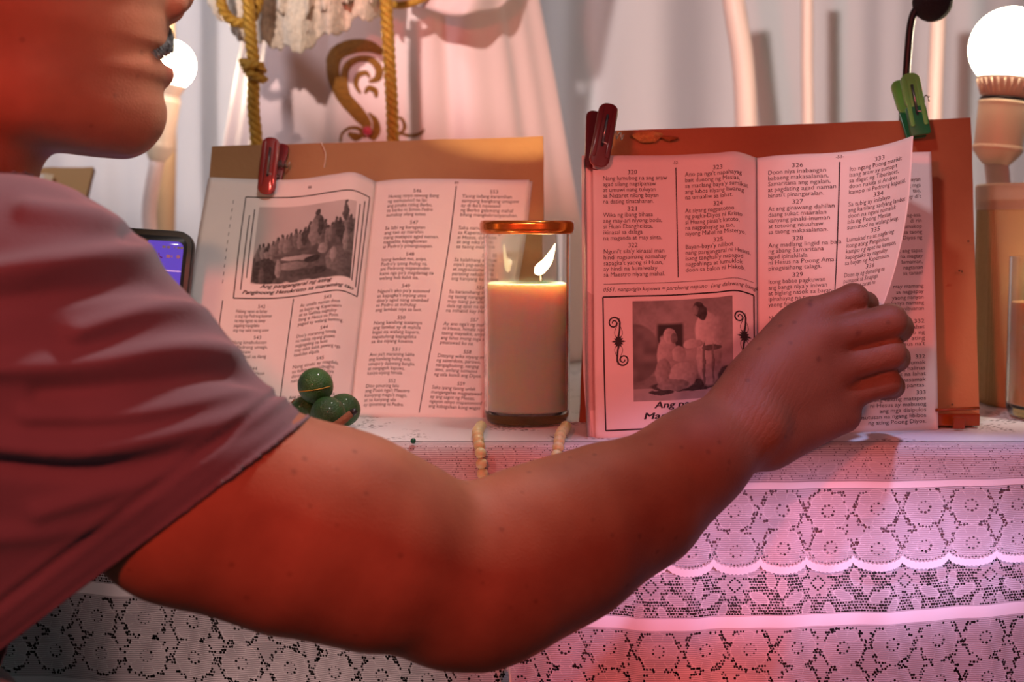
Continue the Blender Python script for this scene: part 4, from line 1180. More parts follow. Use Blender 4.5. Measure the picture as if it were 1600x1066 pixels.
b = MB(); b.prism(rrect(wx - .0068, .0004, .0003, 1), c + ey * (top - .0225) + nn * .0015, ex, ey, nn, .0002); b.obj('screen_line', M['screen_bar'], t, False)
b = MB(); b.box((c[0], 1.100, TAB + .012), (.03, 0, 0), (0, .012, 0), (0, 0, .0095)); b.obj('phone_stand', M['black'], t, False, .002)


# ------------------------------------------------------------------ limes, twig, pin
def lime(label, px, py, y, r, rot, grp='green limes piled by the left booklet'):
    c = P(px, py, y)
    t = thing('lime', label, 'lime', (c[0], c[1], c[2] - r), grp)
    b = MB(); b.ball((0, 0, 0), r, 36, (r, r, r * .93)); o = b.obj('peel', M['lime'], t)
    R = Matrix.Rotation(rot[1], 3, 'Z') @ Matrix.Rotation(rot[0], 3, 'Y')
    o.data.transform(R.to_4x4()); o.data.transform(Matrix.Translation(Vector(c)))
    b = MB(); b.lathe([(.0001, .0010), (r * .12, .0008), (r * .14, 0), (.0001, -.0012)], (0, 0, r * .93), 10); o = b.obj('stem_end', M['stem'], t)
    o.data.transform(R.to_4x4()); o.data.transform(Matrix.Translation(Vector(c)))
    return c


c1 = lime('topmost green lime of the pile, marked with a yellowish line', 493, 603, 1.013, .0131, (2.0, 2.4))
pts = []
for k in range(14):
    a = -1.0 + k * .155; d = np.array([math.sin(a) * .97, -math.cos(a) * .9, -.18 + .30 * (k / 13 - .3)]); d /= np.linalg.norm(d); pts.append(c1 + d * np.array([.0131, .0131, .0125]) * 1.0)
b = MB(); b.tube(pts, .00045, 6)
tl = [o for o in bpy.data.objects if o.name.startswith('lime') and o.type == 'EMPTY'][0]
b.obj('yellow_line', M['lime_mark'], tl)
lime('lower front green lime close to the twig', 513, 648, 1.000, .0131, (1.2, .8))
lime('lower back green lime showing a sliver right of the pile', 536, 641, 1.027, .0128, (.7, 2.0))
lime('lower left green lime hidden behind the shirt sleeve', 478, 644, 1.026, .0128, (.9, 3.0))
b = MB(); b.tube([P(505, 676, 0.985), P(530, 662, 0.986), P(549, 646, 0.989)], [.0026, .0030, .0026], 10)
tw = thing('twig', 'short brown twig with a dark cut end beside the limes', 'twig', P(520, 668, .986))
b.obj('bark', M['stem'], tw)
b = MB(); b.tube([P(549, 646, 0.989), P(557, 641, 0.990)], [.0027, .0021], 10); b.obj('cut_end', M['black'], tw)
pn = thing('pushpin', 'tiny pin with a green head lying on the cloth', 'pin', PT(646, 695))
q = PT(645, 696) + np.array([0, .004, .0024]); b = MB(); b.ball(q, .0020, 14); b.obj('pin_head', M['pin'], pn)
b = MB(); b.tube([q, q + np.array([.0060, .0015, -.0010])], .0003, 6); b.obj('pin_shaft', M['steel'], pn)

# ------------------------------------------------------------------ rosary
ro = thing('rosary', 'pale cream bead rosary looped over the table edge before the candle', 'rosary', (-.02, YF, TAB))


def cloth_pt(px, s, out=.0045):
    x = (px - 800) / FPX * .955
    y, z = front_pt(np.array([x]), np.array([s]) , .0016)
    return np.array([x, float(y[0]) - out, float(z[0]) + (out if s < .004 else 0)])


def strand(pts, r=.0041, gap=.0002, first=True):
    p = smooth_path(pts, 400); d = np.concatenate([[0], np.cumsum(np.linalg.norm(np.diff(p, axis=0), axis=1))])
    b = MB(); b.tube(p[::8], .0006, 6); b.obj('cord', M['string'], ro)
    s = r
    global bead_me
    k = 0
    while s < d[-1] - r:
        q = [np.interp(s, d, p[:, i]) for i in range(3)]
        o = bpy.data.objects.new('bead', bead_me); COL.objects.link(o); o.parent = ro; o.matrix_parent_inverse = Matrix.Translation(ro.location).inverted()
        o.location = q; o.rotation_euler = (k * .7, k * 1.3, k); o.scale = (1, 1, 1)
        s += 2 * r * .84 + gap; k += 1


b = MB(); b.ball((0, 0, 0), .0041, 18, (.0041, .0041, .0038)); bead_me = mesh('bead', b.v, b.f); bead_me.materials.append(M['bead'])
bead_me.polygons.foreach_set('use_smooth', np.ones(len(bead_me.polygons), dtype=bool))
zt = TAB + .0050
left = [P(748, 655, 1.02) * 0 + np.array([P(752, 650, 1.020)[0], 1.020, zt]), np.array([P(748, 670, 1.0)[0], 0.998, zt]), np.array([P(746, 680, .975)[0], 0.976, zt]), cloth_pt(750, .010), cloth_pt(753, .024), cloth_pt(757, .040), cloth_pt(765, .075), cloth_pt(780, .11), cloth_pt(794, .134)]
right = [np.array([P(884, 655, 1.02)[0], 1.018, zt]), np.array([P(882, 670, 1.0)[0], 0.998, zt]), np.array([P(876, 680, .975)[0], 0.976, zt]), cloth_pt(872, .010), cloth_pt(866, .022), cloth_pt(858, .040), cloth_pt(835, .080), cloth_pt(812, .115), cloth_pt(796, .134)]
strand(left); strand(right)
strand([cloth_pt(795, .136), cloth_pt(795, .146), cloth_pt(794, .152)], .0046)
b = MB(); b.tube([cloth_pt(794, .152), cloth_pt(797, .165), cloth_pt(798, .172)], .0010, 6); b.obj('link_cord', M['string'], ro)
strand([cloth_pt(798, .170), cloth_pt(798, .19)], .0042)
b = MB(); q = cloth_pt(798, .205); b.box(q, (.0020, 0, 0), (0, .0012, 0), (0, 0, .014)); b.box(q + np.array([0, 0, .004]), (.008, 0, 0), (0, .0012, 0), (0, 0, .0020)); b.obj('crucifix', M['bead'], ro, False, .0006)

# ------------------------------------------------------------------ statue in a satin robe
SX, SY = P(622, 300, 1.60)[0], 1.60
st = thing('robed_statue', 'dressed altar statue in pink white satin robe with gold embroidery and lace cuffs', 'statue', (SX, SY, TAB + .001))


def skirt_r(z):
    return np.interp(z, [.74, .85, .97, 1.06, 1.16, 1.26, 1.34, 1.40], [.222, .210, .188, .172, .152, .125, .095, .070])


def skirt_pt(a, z):
    """a = angle from the front, + to the right"""
    r = skirt_r(z)
    f = 1 + .030 * np.cos(a * 9 + .6) * np.clip(np.abs(a) / .5, 0, 1) + .012 * np.cos(a * 23 + 1) * np.clip(np.abs(a) / .4, 0, 1)
    f = f - .035 * np.exp(-((np.abs(a) - .38) / .05) ** 2)
    return SX + r * f * np.sin(a), SY - r * f * .80 * np.cos(a), z


A_, Z_ = np.meshgrid(np.linspace(-math.pi, math.pi, 260), np.linspace(TAB + .002, 1.40, 50))
x, y, z = skirt_pt(A_, Z_)
g = np.arange(A_.size).reshape(A_.shape)
o = link('skirt', qmesh('skirt', np.stack([x, y, z], -1).reshape(-1, 3), np.stack([g[:-1, :-1], g[:-1, 1:], g[1:, 1:], g[1:, :-1]], -1).reshape(-1, 4)), M['satin'], st)
md = o.modifiers.new('s', 'SOLIDIFY'); md.thickness = .001
b = MB(); b.lathe([(.068, 1.36), (.072, 1.42), (.078, 1.50), (.070, 1.56), (.030, 1.59), (.022, 1.60), (.022, 1.625), (.001, 1.63)], (SX, SY, 0), 40); b.obj('bodice', M['satin'], st)
b = MB(); b.ball((SX, SY - .01, 1.672), .05, 24, (.042, .046, .054)); b.obj('head', M['skin_st'], st)
b = MB(); b.lathe([(.001, 1.738), (.03, 1.733), (.052, 1.70), (.058, 1.65), (.075, 1.58), (.10, 1.45)], (SX, SY + .018, 0), 32); b.obj('veil', M['satin'], st)
for sg in (-1, 1):
    b = MB(); b.tube(smooth_path([(SX + sg * .07, SY, 1.53), (SX + sg * .14, SY - .03, 1.38), (SX + sg * .10, SY - .13, 1.27)], 14), list(np.linspace(.04, .05, 14)), 20); b.obj('sleeve', M['satin'], st)

# cape edge over the right hip
U, V = np.meshgrid(np.linspace(0, 1, 60), np.linspace(0, 1, 20))
cp = np.array([[P(640, -160, 1.46), P(720, -160, 1.44), P(800, -160, 1.47), P(840, -160, 1.55)],
               [P(640, -60, 1.45), P(720, -50, 1.42), P(790, -50, 1.46), P(828, -60, 1.54)],
               [P(636, 6, 1.45), P(705, 22, 1.41), P(775, 14, 1.45), P(822, -18, 1.53)]])
rws = cr(cp, V.ravel()); px_ = []
for r_, u in zip(rws, U.ravel()): px_.append(cr(r_, np.array([u]))[0])
px_ = np.array(px_); px_[:, 1] += .006 * np.sin(U.ravel() * 19 + V.ravel() * 2) * V.ravel()
g = np.arange(U.size).reshape(U.shape)
o = link('cape_fold', qmesh('cape_fold', px_, np.stack([g[:-1, :-1], g[1:, :-1], g[1:, 1:], g[:-1, 1:]], -1).reshape(-1, 4)), M['satin'], st)
md = o.modifiers.new('s', 'SOLIDIFY'); md.thickness = .004


def ruffle(name, pts, hts, amp, nf, ph, d=0.0):
    """gathered lace strip; pts = path of the top edge, hts its drop"""
    n = 420; p = cr(np.array([P(*q) for q in pts]), np.linspace(0, 1, n)); h = np.interp(np.linspace(0, 1, n), np.linspace(0, 1, len(hts)), hts)
    t = np.linspace(0, 1, n); m = 34; V = []
    T = np.gradient(p, axis=0); T /= np.linalg.norm(T, axis=1)[:, None]
    for j in range(m):
        k = j / (m - 1)
        w = np.sin(t * nf * 2 * np.pi + ph + .8 * np.sin(t * 13)); w2 = np.sin(t * nf * 4.4 * np.pi + 1.7 * ph)
        q = p.copy()
        q[:, 2] -= h * k * .84 * (1 + .13 * np.abs(np.sin(t * nf * np.pi + ph)) + .04 * np.abs(np.sin(t * nf * 4 * np.pi)))
        q[:, 1] -= amp * (.9 * w * k + .12 * w2 * k ** 2) + d + .012 * np.sin(k * 2.6) + .0010 * (vnoise(t * 200, np.full(n, k * 18), 1, 2) - .5) * 2 * (k > .55)
        q += T * (.04 * amp * np.sin(t * nf * 4 * np.pi + ph) * k)[:, None]
        V.append(q)
    V = np.array(V); g = np.arange(n * m).reshape(m, n)
    o = link(name, qmesh(name, V.reshape(-1, 3), np.stack([g[:-1, :-1], g[1:, :-1], g[1:, 1:], g[:-1, 1:]], -1).reshape(-1, 4)), M['ruffle'], st)
    md = o.modifiers.new('s', 'SOLIDIFY'); md.thickness = .0012


ruffle('lace_cuff', [(405, -95, 1.40), (460, -60, 1.385), (520, -90, 1.38), (580, -105, 1.40), (618, -110, 1.42)], [.100, .092, .092, .088, .078], .013, 4.5, .4)
ruffle('lace_cuff', [(420, -130, 1.42), (480, -120, 1.40), (540, -130, 1.40), (606, -130, 1.42)], [.095, .098, .090, .090], .012, 5.5, 2.0, .022)
ruffle('lace_cuff', [(298, -110, 1.44), (330, -95, 1.43), (370, -70, 1.41), (410, -60, 1.40)], [.062, .072, .085, .085], .010, 3, 1.0)
b = MB(); b.tube(smooth_path([P(600, 2, 1.42), P(620, 8, 1.41), P(645, 4, 1.41), P(668, -6, 1.42)], 16), .004, 10); b.obj('gold_trim', M['cord'], st)


def skirt_front(px, py, out=.001):
    """point of the robe front seen at a pixel"""
    y = 1.45
    for _ in range(12):
        p = P(px, py, y); a = math.asin(max(-.95, min(.95, (p[0] - SX) / skirt_r(p[2]))))
        y = float(skirt_pt(np.array(a), p[2])[1])
    p = P(px, py, y - out)
    return p


def stroke(name, pts, ws, m=None, n=40, out=.0012):
    p = smooth_path(pts, n); w = np.interp(np.linspace(0, 1, n), np.linspace(0, 1, len(ws)), ws)
    d = np.gradient(p, axis=0); d /= np.linalg.norm(d, axis=1)[:, None] + 1e-9; nn = np.stack([-d[:, 1], d[:, 0]], -1)
    V = []
    for i in range(n):
        for k, oo in ((-1, 0.2), (-.55, 1), (0, 1.5), (.55, 1), (1, 0.2)):
            q = p[i] + nn[i] * k * w[i] / 2; V.append(skirt_front(q[0], q[1], out * oo))
    F = [(i * 5 + k, (i + 1) * 5 + k, (i + 1) * 5 + k + 1, i * 5 + k + 1) for i in range(n - 1) for k in range(4)]
    return link(name, mesh(name, V, F), m or M['embroidery'], st)


stroke('embroidered_scroll', [(566, 214), (573, 196), (560, 178), (536, 150), (521, 118), (524, 88), (545, 74), (575, 72), (598, 82)], [10, 16, 22, 22, 20, 22, 24, 20, 10])
stroke('embroidered_scroll', [(545, 150), (538, 128), (542, 104), (560, 92), (580, 94), (592, 108), (590, 122), (576, 128)], [6, 12, 12, 10, 11, 13, 12, 4])
stroke('embroidered_scroll', [(563, 146), (556, 132), (560, 118), (572, 114), (578, 122)], [4, 8, 9, 8, 3])
stroke('embroidered_scroll', [(570, 146), (576, 138), (586, 142), (588, 152)], [4, 9, 10, 5])
stroke('embroidered_scroll', [(580, 218), (588, 204), (586, 188), (576, 176)], [12, 14, 10, 3])
stroke('embroidered_scroll', [(532, 222), (534, 210), (544, 201), (558, 200), (566, 206)], [4, 4, 5, 6, 8])
stroke('embroidered_scroll', [(520, 110), (514, 96), (520, 80), (530, 68)], [4, 10, 10, 3])
stroke('embroidered_scroll', [(544, 208), (556, 214), (566, 212)], [6, 14, 6])
stroke('embroidered_scroll', [(622, 212), (632, 200), (628, 186), (618, 184)], [4, 6, 5, 3])
stroke('embroidered_scroll', [(620, 206), (640, 212), (656, 209), (663, 202)], [4, 5, 5, 3])
b = MB(); b.ball(skirt_front(574, 205, .005), .0052, 14); b.obj('sewn_jewel', M['jewel'], st)

# gold cord
gc = thing('gold_cord', 'twisted gold cord with a knot hanging in two strands before the satin robe', 'cord', P(500, 200, 1.33))


def rope(pts, r, name='cord_strand', pitch=.021):
    p = smooth_path(pts, 500); d = np.concatenate([[0], np.cumsum(np.linalg.norm(np.diff(p, axis=0), axis=1))]); L = d[-1]
    n = int(L / .0016) + 8; s = np.linspace(0, L, n); c = np.stack([np.interp(s, d, p[:, i]) for i in range(3)], -1)
    T = np.gradient(c, axis=0); T /= np.linalg.norm(T, axis=1)[:, None]
    X = np.cross(T, [0, 1, 0]); X /= np.linalg.norm(X, axis=1)[:, None] + 1e-9; Y = np.cross(X, T)
    for k in range(3):
        a = s / pitch * 2 * math.pi + k * 2 * math.pi / 3
        q = c + (X * np.cos(a)[:, None] + Y * np.sin(a)[:, None]) * r * .52
        b = MB(); b.tube(list(q), r * .56, 8); b.obj(name, M['cord'], gc)


yc = 1.33
rope([P(380, -80, yc), P(388, 0, yc), P(391, 50, yc), P(396, 100, yc), P(396, 130, yc), P(396, 170, yc), P(401, 225, yc), P(403, 300, yc)], .0058)
rope([P(602, -80, yc), P(603, 0, yc), P(608, 90, yc), P(612, 160, yc), P(614, 218, yc), P(615, 300, yc)], .0058)
rope([P(336, -60, yc + .01), P(346, 5, yc + .01), P(356, 26, yc + .012), P(372, 36, yc + .012), P(392, 30, yc + .012), P(404, 0, yc + .012), P(408, -40, yc + .012)], .0050)
rope([P(379, 96, yc), P(386, 104, yc - .010), P(400, 100, yc - .010), P(410, 108, yc), P(404, 116, yc + .010), P(390, 112, yc + .010)], .0042, 'knot')
rope([P(383, 106, yc), P(392, 116, yc - .010), P(404, 121, yc - .010), P(413, 124, yc - .002)], .0042, 'knot')
for px in (404, 616):
    b = MB(); q = P(px, 300, yc); b.lathe([(.004, 0), (.009, -.004), (.010, -.012), (.006, -.016), (.011, -.030), (.014, -.075), (.001, -.076)], q, 20); b.obj('tassel', M['cord'], gc)

# ------------------------------------------------------------------ the man
import openvdb


def smin(a, b, k):
    h = np.maximum(k - np.abs(a - b), 0) / k
    return np.minimum(a, b) - h * h * k * .25


class Cone:
    """rounded cone from a to b, radii ra, rb; k = how softly it melts into the rest"""
    def __init__(s, a, b, ra, rb, k=.01): s.a, s.b, s.ra, s.rb, s.k = np.array(a, float), np.array(b, float), ra, rb, k

    def d(s, p):
        ba = s.b - s.a; L = ba @ ba + 1e-12
        t = np.clip(((p - s.a) @ ba) / L, 0, 1)
        q = p - s.a - t[..., None] * ba
        return np.sqrt((q * q).sum(-1)) - (s.ra + (s.rb - s.ra) * t)

    def bound(s): return (s.a + s.b) / 2, np.linalg.norm(s.b - s.a) / 2 + max(s.ra, s.rb)


class Ell:
    def __init__(s, c, r, k=.01, R=None): s.c, s.r, s.k = np.array(c, float), np.array(r, float), k; s.R = np.eye(3) if R is None else np.array(R, float)

    def d(s, p):
        q = (p - s.c) @ s.R.T
        k0 = np.sqrt(((q / s.r) ** 2).sum(-1)); k1 = np.sqrt(((q / s.r ** 2) ** 2).sum(-1)) + 1e-9
        return np.where(k0 < 1e-6, -s.r.min(), k0 * (k0 - 1) / k1)

    def bound(s): return s.c, s.r.max()


class Fn:
    def __init__(s, f, c, r, k): s.f, s.c, s.rr, s.k = f, np.array(c, float), r, k
    def d(s, p): return s.f(p)
    def bound(s): return s.c, s.rr


def sdf_mesh(name, prims, cuts, h, blk=28):
    """prims united in order; cuts = list of (prim, k) carved away. One closed surface."""
    lo = np.min([q.bound()[0] - q.bound()[1] for q in prims], 0) - 4 * h
    hi = np.max([q.bound()[0] + q.bound()[1] for q in prims], 0) + 4 * h
    nb = np.ceil((hi - lo) / (h * blk)).astype(int)
    grid = openvdb.FloatGrid(background=4 * h)
    B = [q.bound() for q in prims]; C = [(c.bound(), c, k) for c, k in cuts]
    rad = h * blk * math.sqrt(3) / 2
    def ev(p, use, cu):
        d = np.full(p.shape[:-1], 1.0)
        for q in use: d = smin(d, q.d(p), q.k)
        for c, k in cu: d = -smin(-d, c.d(p), k)
        return d
    ax = np.arange(blk)
    for i in range(nb[0]):
        for j in range(nb[1]):
            for k in range(nb[2]):
                o = np.array([i, j, k]) * blk; c = lo + (o + (blk - 1) / 2) * h
                use = [q for q, bb in zip(prims, B) if np.linalg.norm(bb[0] - c) < bb[1] + rad + .03]
                if not use: continue
                dc = ev(c[None], use, [])[0]
                if dc > rad + .02: continue
                cu = [(cc, kk) for bb, cc, kk in C if np.linalg.norm(bb[0] - c) < bb[1] + rad + .01]
                if dc < -rad - .02 and not cu:
                    grid.fill(tuple(int(v) for v in o), tuple(int(v) for v in o + blk - 1), -4 * h, False); continue
                g = np.stack(np.meshgrid(o[0] + ax, o[1] + ax, o[2] + ax, indexing='ij'), -1) * h + lo
                use = [q for q in use if q.bound()[1] > .12 or np.min(q.d(c[None])) < rad + .03]
                d = np.clip(ev(g, use, cu), -4 * h, 4 * h).astype(np.float32)
                grid.copyFromArray(d, ijk=tuple(int(v) for v in o), tolerance=0)
    pts, quads = grid.convertToQuads(isovalue=0.0)
    return pts * h + lo, quads[:, ::-1]


def vmesh(name, v, q):
    me = bpy.data.meshes.new(name)
    me.vertices.add(len(v)); me.vertices.foreach_set('co', v.astype(np.float32).ravel())
    me.loops.add(q.size); me.loops.foreach_set('vertex_index', q.astype(np.int32).ravel())
    me.polygons.add(len(q)); me.polygons.foreach_set('loop_start', np.arange(0, q.size, 4, dtype=np.int32))
    me.update(calc_edges=True)
    return me


def largest(v, q):
    """keep only the biggest connected piece"""
    n = len(v); lab = np.arange(n)
    while True:
        m = lab[q].min(axis=1); new = lab.copy()
        for c in range(4): np.minimum.at(new, q[:, c], m)
        new = new[new]
        if (new == lab).all(): break
        lab = new
    u, cnt = np.unique(lab, return_counts=True); keep = lab == u[cnt.argmax()]
    idx = np.cumsum(keep) - 1
    return v[keep], idx[q[keep[q[:, 0]]]]


# head frame: faces right and a little away from the camera
HY = math.radians(17); HF = np.array([math.cos(HY), math.sin(HY), 0]); HL = np.array([-math.sin(HY), math.cos(HY), 0]); HU = np.array([0, 0, 1.0])
HO = P(200, 130, .86); KA, KH = .372e-3, .387e-3


def hp(px, py, lat=0.0): return HO + HF * ((px - 200) * KA) + HU * ((130 - py) * KH) + HL * lat


HR = np.array([HF, HL, HU])
prof = np.array([(236, -300), (252, -250), (262, -200), (266, -170), (258, -150), (250, -130), (251, -80), (254, -20), (256, 30), (262, 44), (264, 62), (266, 76), (257, 88), (257, 99), (262, 106), (265, 115), (264, 126), (258, 133), (254, 142), (253, 156), (256, 170), (253, 186), (244, 202), (228, 214), (205, 221), (160, 227), (110, 231), (60, 236), (20, 238),
                 (20, -300)], float)
profm = np.stack([(prof[:, 0] - 200) * KA, (130 - prof[:, 1]) * KH], -1)


def polysd(x, y, poly):
    d = np.full(x.shape, 1e9); s = np.ones(x.shape)
    n = len(poly)
    for i in range(n):
        a = poly[i]; b = poly[i - 1]; e = b - a
        wx, wy = x - a[0], y - a[1]
        t = np.clip((wx * e[0] + wy * e[1]) / (e @ e), 0, 1)
        d = np.minimum(d, (wx - e[0] * t) ** 2 + (wy - e[1] * t) ** 2)
        c1 = y >= a[1]; c2 = y < b[1]; c3 = e[0] * wy > e[1] * wx
        s = np.where((c1 & c2 & c3) | (~c1 & ~c2 & ~c3), -s, s)
    return s * np.sqrt(d)


def face(p):
    q = (p - HO) @ HR.T
    a, l, h = q[..., 0], q[..., 1], q[..., 2]
    d1 = polysd(a + 7.5 * l * l, h, profm)
    w = np.interp(h, [-.042, -.028, -.005, .03, .08, .12, .17], [.040, .052, .061, .068, .070, .072, .066])
    # narrower towards the chin
    w = w - np.clip(a + .01, 0, .1) * np.interp(h, [-.04, .0, .05], [.42, .30, .12])
    d2 = np.abs(l) - w
    k = .034; hh = np.maximum(k - np.abs(d1 - d2), 0) / k
    return np.maximum(d1, d2) + hh * hh * k * .25


prims = []
def add(*a, **k): prims.append(Cone(*a, **k))


# torso, neck, hidden limbs
NB = hp(-160, 358); NT = hp(-55, 60)
RS = P(10, 515, .745); LS = np.array([-.475, .898, .862]); PEL = np.array([-.64, .80, .47])
prims.append(Cone((-.385, .82, .79), PEL, .105, .120, k=.03))
add((-.335, .775, .775), (-.56, .74, .50), .085, .09, k=.05); add((-.43, .875, .775), (-.60, .86, .50), .075, .085, k=.05)
add(NB + [-.01, .0, -.03], RS + [-.02, .01, .0], .055, .055, k=.05); add(NB + [-.01, 0, -.03], LS + [.01, 0, 0], .055, .05, k=.05)
add(NB, NT, .060, .056, k=.03)
add(hp(-20, 170), hp(-110, 350), .036, .046, k=.03)
LE = np.array([-.555, .88, .60]); LW = np.array([-.42, .83, .655])
add(LS, LE, .048, .038, k=.02); add(LE, LW, .036, .024, k=.02); add(LW, LW + [.05, -.012, .004], .022, .018, k=.015)
for k in range(4): add(LW + [.05, -.03 + .014 * k, .004], LW + [.105, -.036 + .016 * k, -.002], .010, .008, k=.004)
add(LW + [.03, -.02, .01], LW + [.07, -.05, .012], .011, .009, k=.006)
for sy, kx in ((.725, -.318), (.865, -.40)):
    hip = np.array([-.64, .80 + (sy - .795) * .9, .46]); kn = np.array([kx, sy, .612 if sy < .8 else .56]); an = np.array([kx - .04, sy, .085])
    add(hip, kn, .078, .048, k=.02); add(kn, kn * .6 + an * .4 + [-.005, 0, 0], .044, .042, k=.015); add(kn * .6 + an * .4 + [-.005, 0, 0], an, .042, .030, k=.015)
    add(an + [-.02, 0, -.05], an + [.13, 0, -.062], .030, .020, k=.02); add(an, an + [.06, 0, -.045], .032, .026, k=.02)
# head
prims.append(Fn(face, hp(150, 20), .16, .012))
prims.append(Ell(hp(10, -130), (.094, .074, .098), .035, HR))
prims.append(Cone(hp(262, -110), hp(275, -22), .006, .010, k=.012)); prims.append(Ell(hp(271, -5), (.0120, .0125, .0105), .010, HR))
for s_ in (-1, 1):
    prims.append(Ell(hp(262, 12, s_ * .0125), (.0115, .0075, .0085), .006, HR))
    prims.append(Ell(hp(-4, -55, s_ * .080), (.018, .0065, .030), .004, HR)); prims.append(Ell(hp(6, 2, s_ * .076), (.010, .006, .011), .004, HR))
    prims.append(Cone(hp(60, -100, s_ * .066), hp(215, -90, s_ * .045), .010, .012, k=.03))     # cheekbone
    prims.append(Cone(hp(50, 170, s_ * .052), hp(195, 200, s_ * .020), .013, .011, k=.03))      # jaw line
prims.append(Cone(hp(238, 112, -.020), hp(254, 114, 0), .0040, .0054, k=.006)); prims.append(Cone(hp(238, 112, .020), hp(254, 114, 0), .0040, .0054, k=.006))   # lower lip
prims.append(Cone(hp(236, 86, -.022), hp(253, 76, 0), .0032, .0048, k=.005)); prims.append(Cone(hp(236, 86, .022), hp(253, 76, 0), .0032, .0048, k=.005))       # upper lip
cuts = [(Ell(hp(257, 94, 0), (.013, .021, .0032), .003, HR), .003)]
for s_ in (-1, 1):
    cuts.append((Ell(hp(250, -118, s_ * .033), (.010, .016, .010), .0, HR), .015)); cuts.append((Ell(hp(2, -50, s_ * .0875), (.011, .0045, .018), 0, HR), .003))

# right arm: shoulder, elbow, wrist
def ap(px, py, y, r, **k): return P(px, py, y), r
arm = [(20, 515, .752, .070), (165, 640, .755, .0610), (305, 765, .759, .0595), (460, 826, .768, .0545), (590, 868, .780, .0495), (712, 893, .795, .0445)]
for q, w in zip(arm[:-1], arm[1:]): add(P(*q[:3]), P(*w[:3]), q[3], w[3], k=.018)
fore = [(738, 912, .797, .0405), (800, 892, .806, .0420), (890, 848, .825, .0410), (1000, 788, .850, .0350), (1085, 720, .872, .0285), (1150, 668, .890, .0258)]
for q, w in zip(fore[:-1], fore[1:]): add(P(*q[:3]), P(*w[:3]), q[3], w[3], k=.022)
add(P(700, 962, .800), P(748, 970, .802), .0230, .0200, k=.03)      # elbow point
add(P(560, 785, .775), P(630, 820, .785), .030, .026, k=.03)        # biceps
add(P(820, 818, .81), P(930, 775, .835), .025, .021, k=.03)         # forearm muscle on the thumb side
# hand
hprims = []
def hadd(*a, **k): hprims.append(Cone(*a, **k))
KN = {'index': (1268, 498, .921), 'middle': (1287, 528, .914), 'ring': (1300, 576, .914), 'little': (1296, 622, .920)}
WR = {'index': (1165, 625, .893), 'middle': (1172, 645, .889), 'ring': (1182, 668, .890), 'little': (1195, 690, .896)}
hk = .012
for n_, r0, r1 in (('index', .0180, .0128), ('middle', .0185, .0130), ('ring', .0180, .0128), ('little', .0165, .0122)):
    hadd(P(*WR[n_]), P(*KN[n_]), r0, r1, k=hk)
for n_ in ('index', 'middle', 'ring'):    # fill of the palm behind
    q = np.array(KN[n_]); w = np.array(WR[n_]); hadd(P(w[0] + 20, w[1], w[2] + .010), P(q[0] - 8, q[1] + 16, q[2] + .009), .016, .0125, k=hk)
hadd(P(1205, 690, .897), P(1318, 650, .925), .0130, .0115, k=.016)        # little-finger side
hadd(P(1180, 600, .902), P(1240, 520, .930), .0175, .0140, k=.016)        # base of thumb
hprims.append(Ell(P(1196, 664, .874), (.010, .008, .010), .014))           # wrist bone
fingers = {'index': [KN['index'], (1333, 466, .922), (1352, 476, .948), (1348, 490, .962)], 'middle': [KN['middle'], (1390, 502, .917), (1404, 512, .944), (1392, 520, .962)],
           'ring': [KN['ring'], (1390, 552, .919), (1400, 560, .946), (1388, 566, .960)], 'little': [KN['little'], (1386, 598, .925), (1394, 604, .948), (1382, 610, .960)]}
fr = {'index': (.0128, .0092, .0082, .0072), 'middle': (.0128, .0108, .0092, .0080), 'ring': (.0122, .0102, .0088, .0078), 'little': (.0120, .0088, .0078, .0070)}
fprims = {}
for n_, j in fingers.items():
    L = []
    for q, w, r0, r1 in zip(j[:-1], j[1:], fr[n_][:-1], fr[n_][1:]): L.append(Cone(P(*q), P(*w), r0, r1, .004))
    fprims[n_] = L
fprims['thumb'] = [Cone(P(1232, 530, .930), P(1300, 497, .955), .0115, .0100, .004), Cone(P(1300, 497, .955), P(1330, 500, .966), .0098, .0085, .004)]


def hand(p):
    d = np.full(p.shape[:-1], 1.0)
    for q in hprims: d = smin(d, q.d(p), q.k)
    f = np.full(p.shape[:-1], 1.0)
    for L in fprims.values():
        e = np.full(p.shape[:-1], 1.0)
        for q in L: e = smin(e, q.d(p), q.k)
        f = smin(f, e, .0016)
    return smin(d, f, .0050)


prims.append(Fn(hand, P(1285, 580, .925), .095, .012))
v, q = sdf_mesh('body', prims, cuts, .0019)
v, q = largest(v, q)
person = thing('person', 'man in a mauve T-shirt seen in profile reaching his arm out to turn a page', 'person', (-.45, .80, .003))
me = vmesh('body', v, q)
# tint of lips and knuckles, mask of the wrist creases
tint = np.ones((len(v), 4), dtype=np.float32)
def mark(c, r, col, lo=.6):
    d = np.linalg.norm((v - c) / np.array(r), axis=1); m = np.clip((1 - d) / (1 - lo), 0, 1)[:, None]
    tint[:, :3] = tint[:, :3] * (1 - m) + tint[:, :3] * np.array(col) * m
for s_ in (-1, 1):
    mark(hp(262, 116, s_ * .009), (.011, .016, .0058), (.95, .62, .62)); mark(hp(258, 84, s_ * .009), (.011, .016, .0042), (.85, .55, .55))
for n_ in KN: mark(P(*fingers[n_][1]) + [0, -.004, 0], (.011, .010, .010), (.86, .78, .76), .2); mark(P(*KN[n_]) + [0, -.010, 0], (.012, .012, .010), (.90, .84, .82), .2)
for (mx, my, my_y) in ((1269, 476, .905), (1276, 560, .900), (1340, 520, .905)): mark(P(mx, my, my_y), (.0026, .02, .0026), (.6, .5, .5), .4)
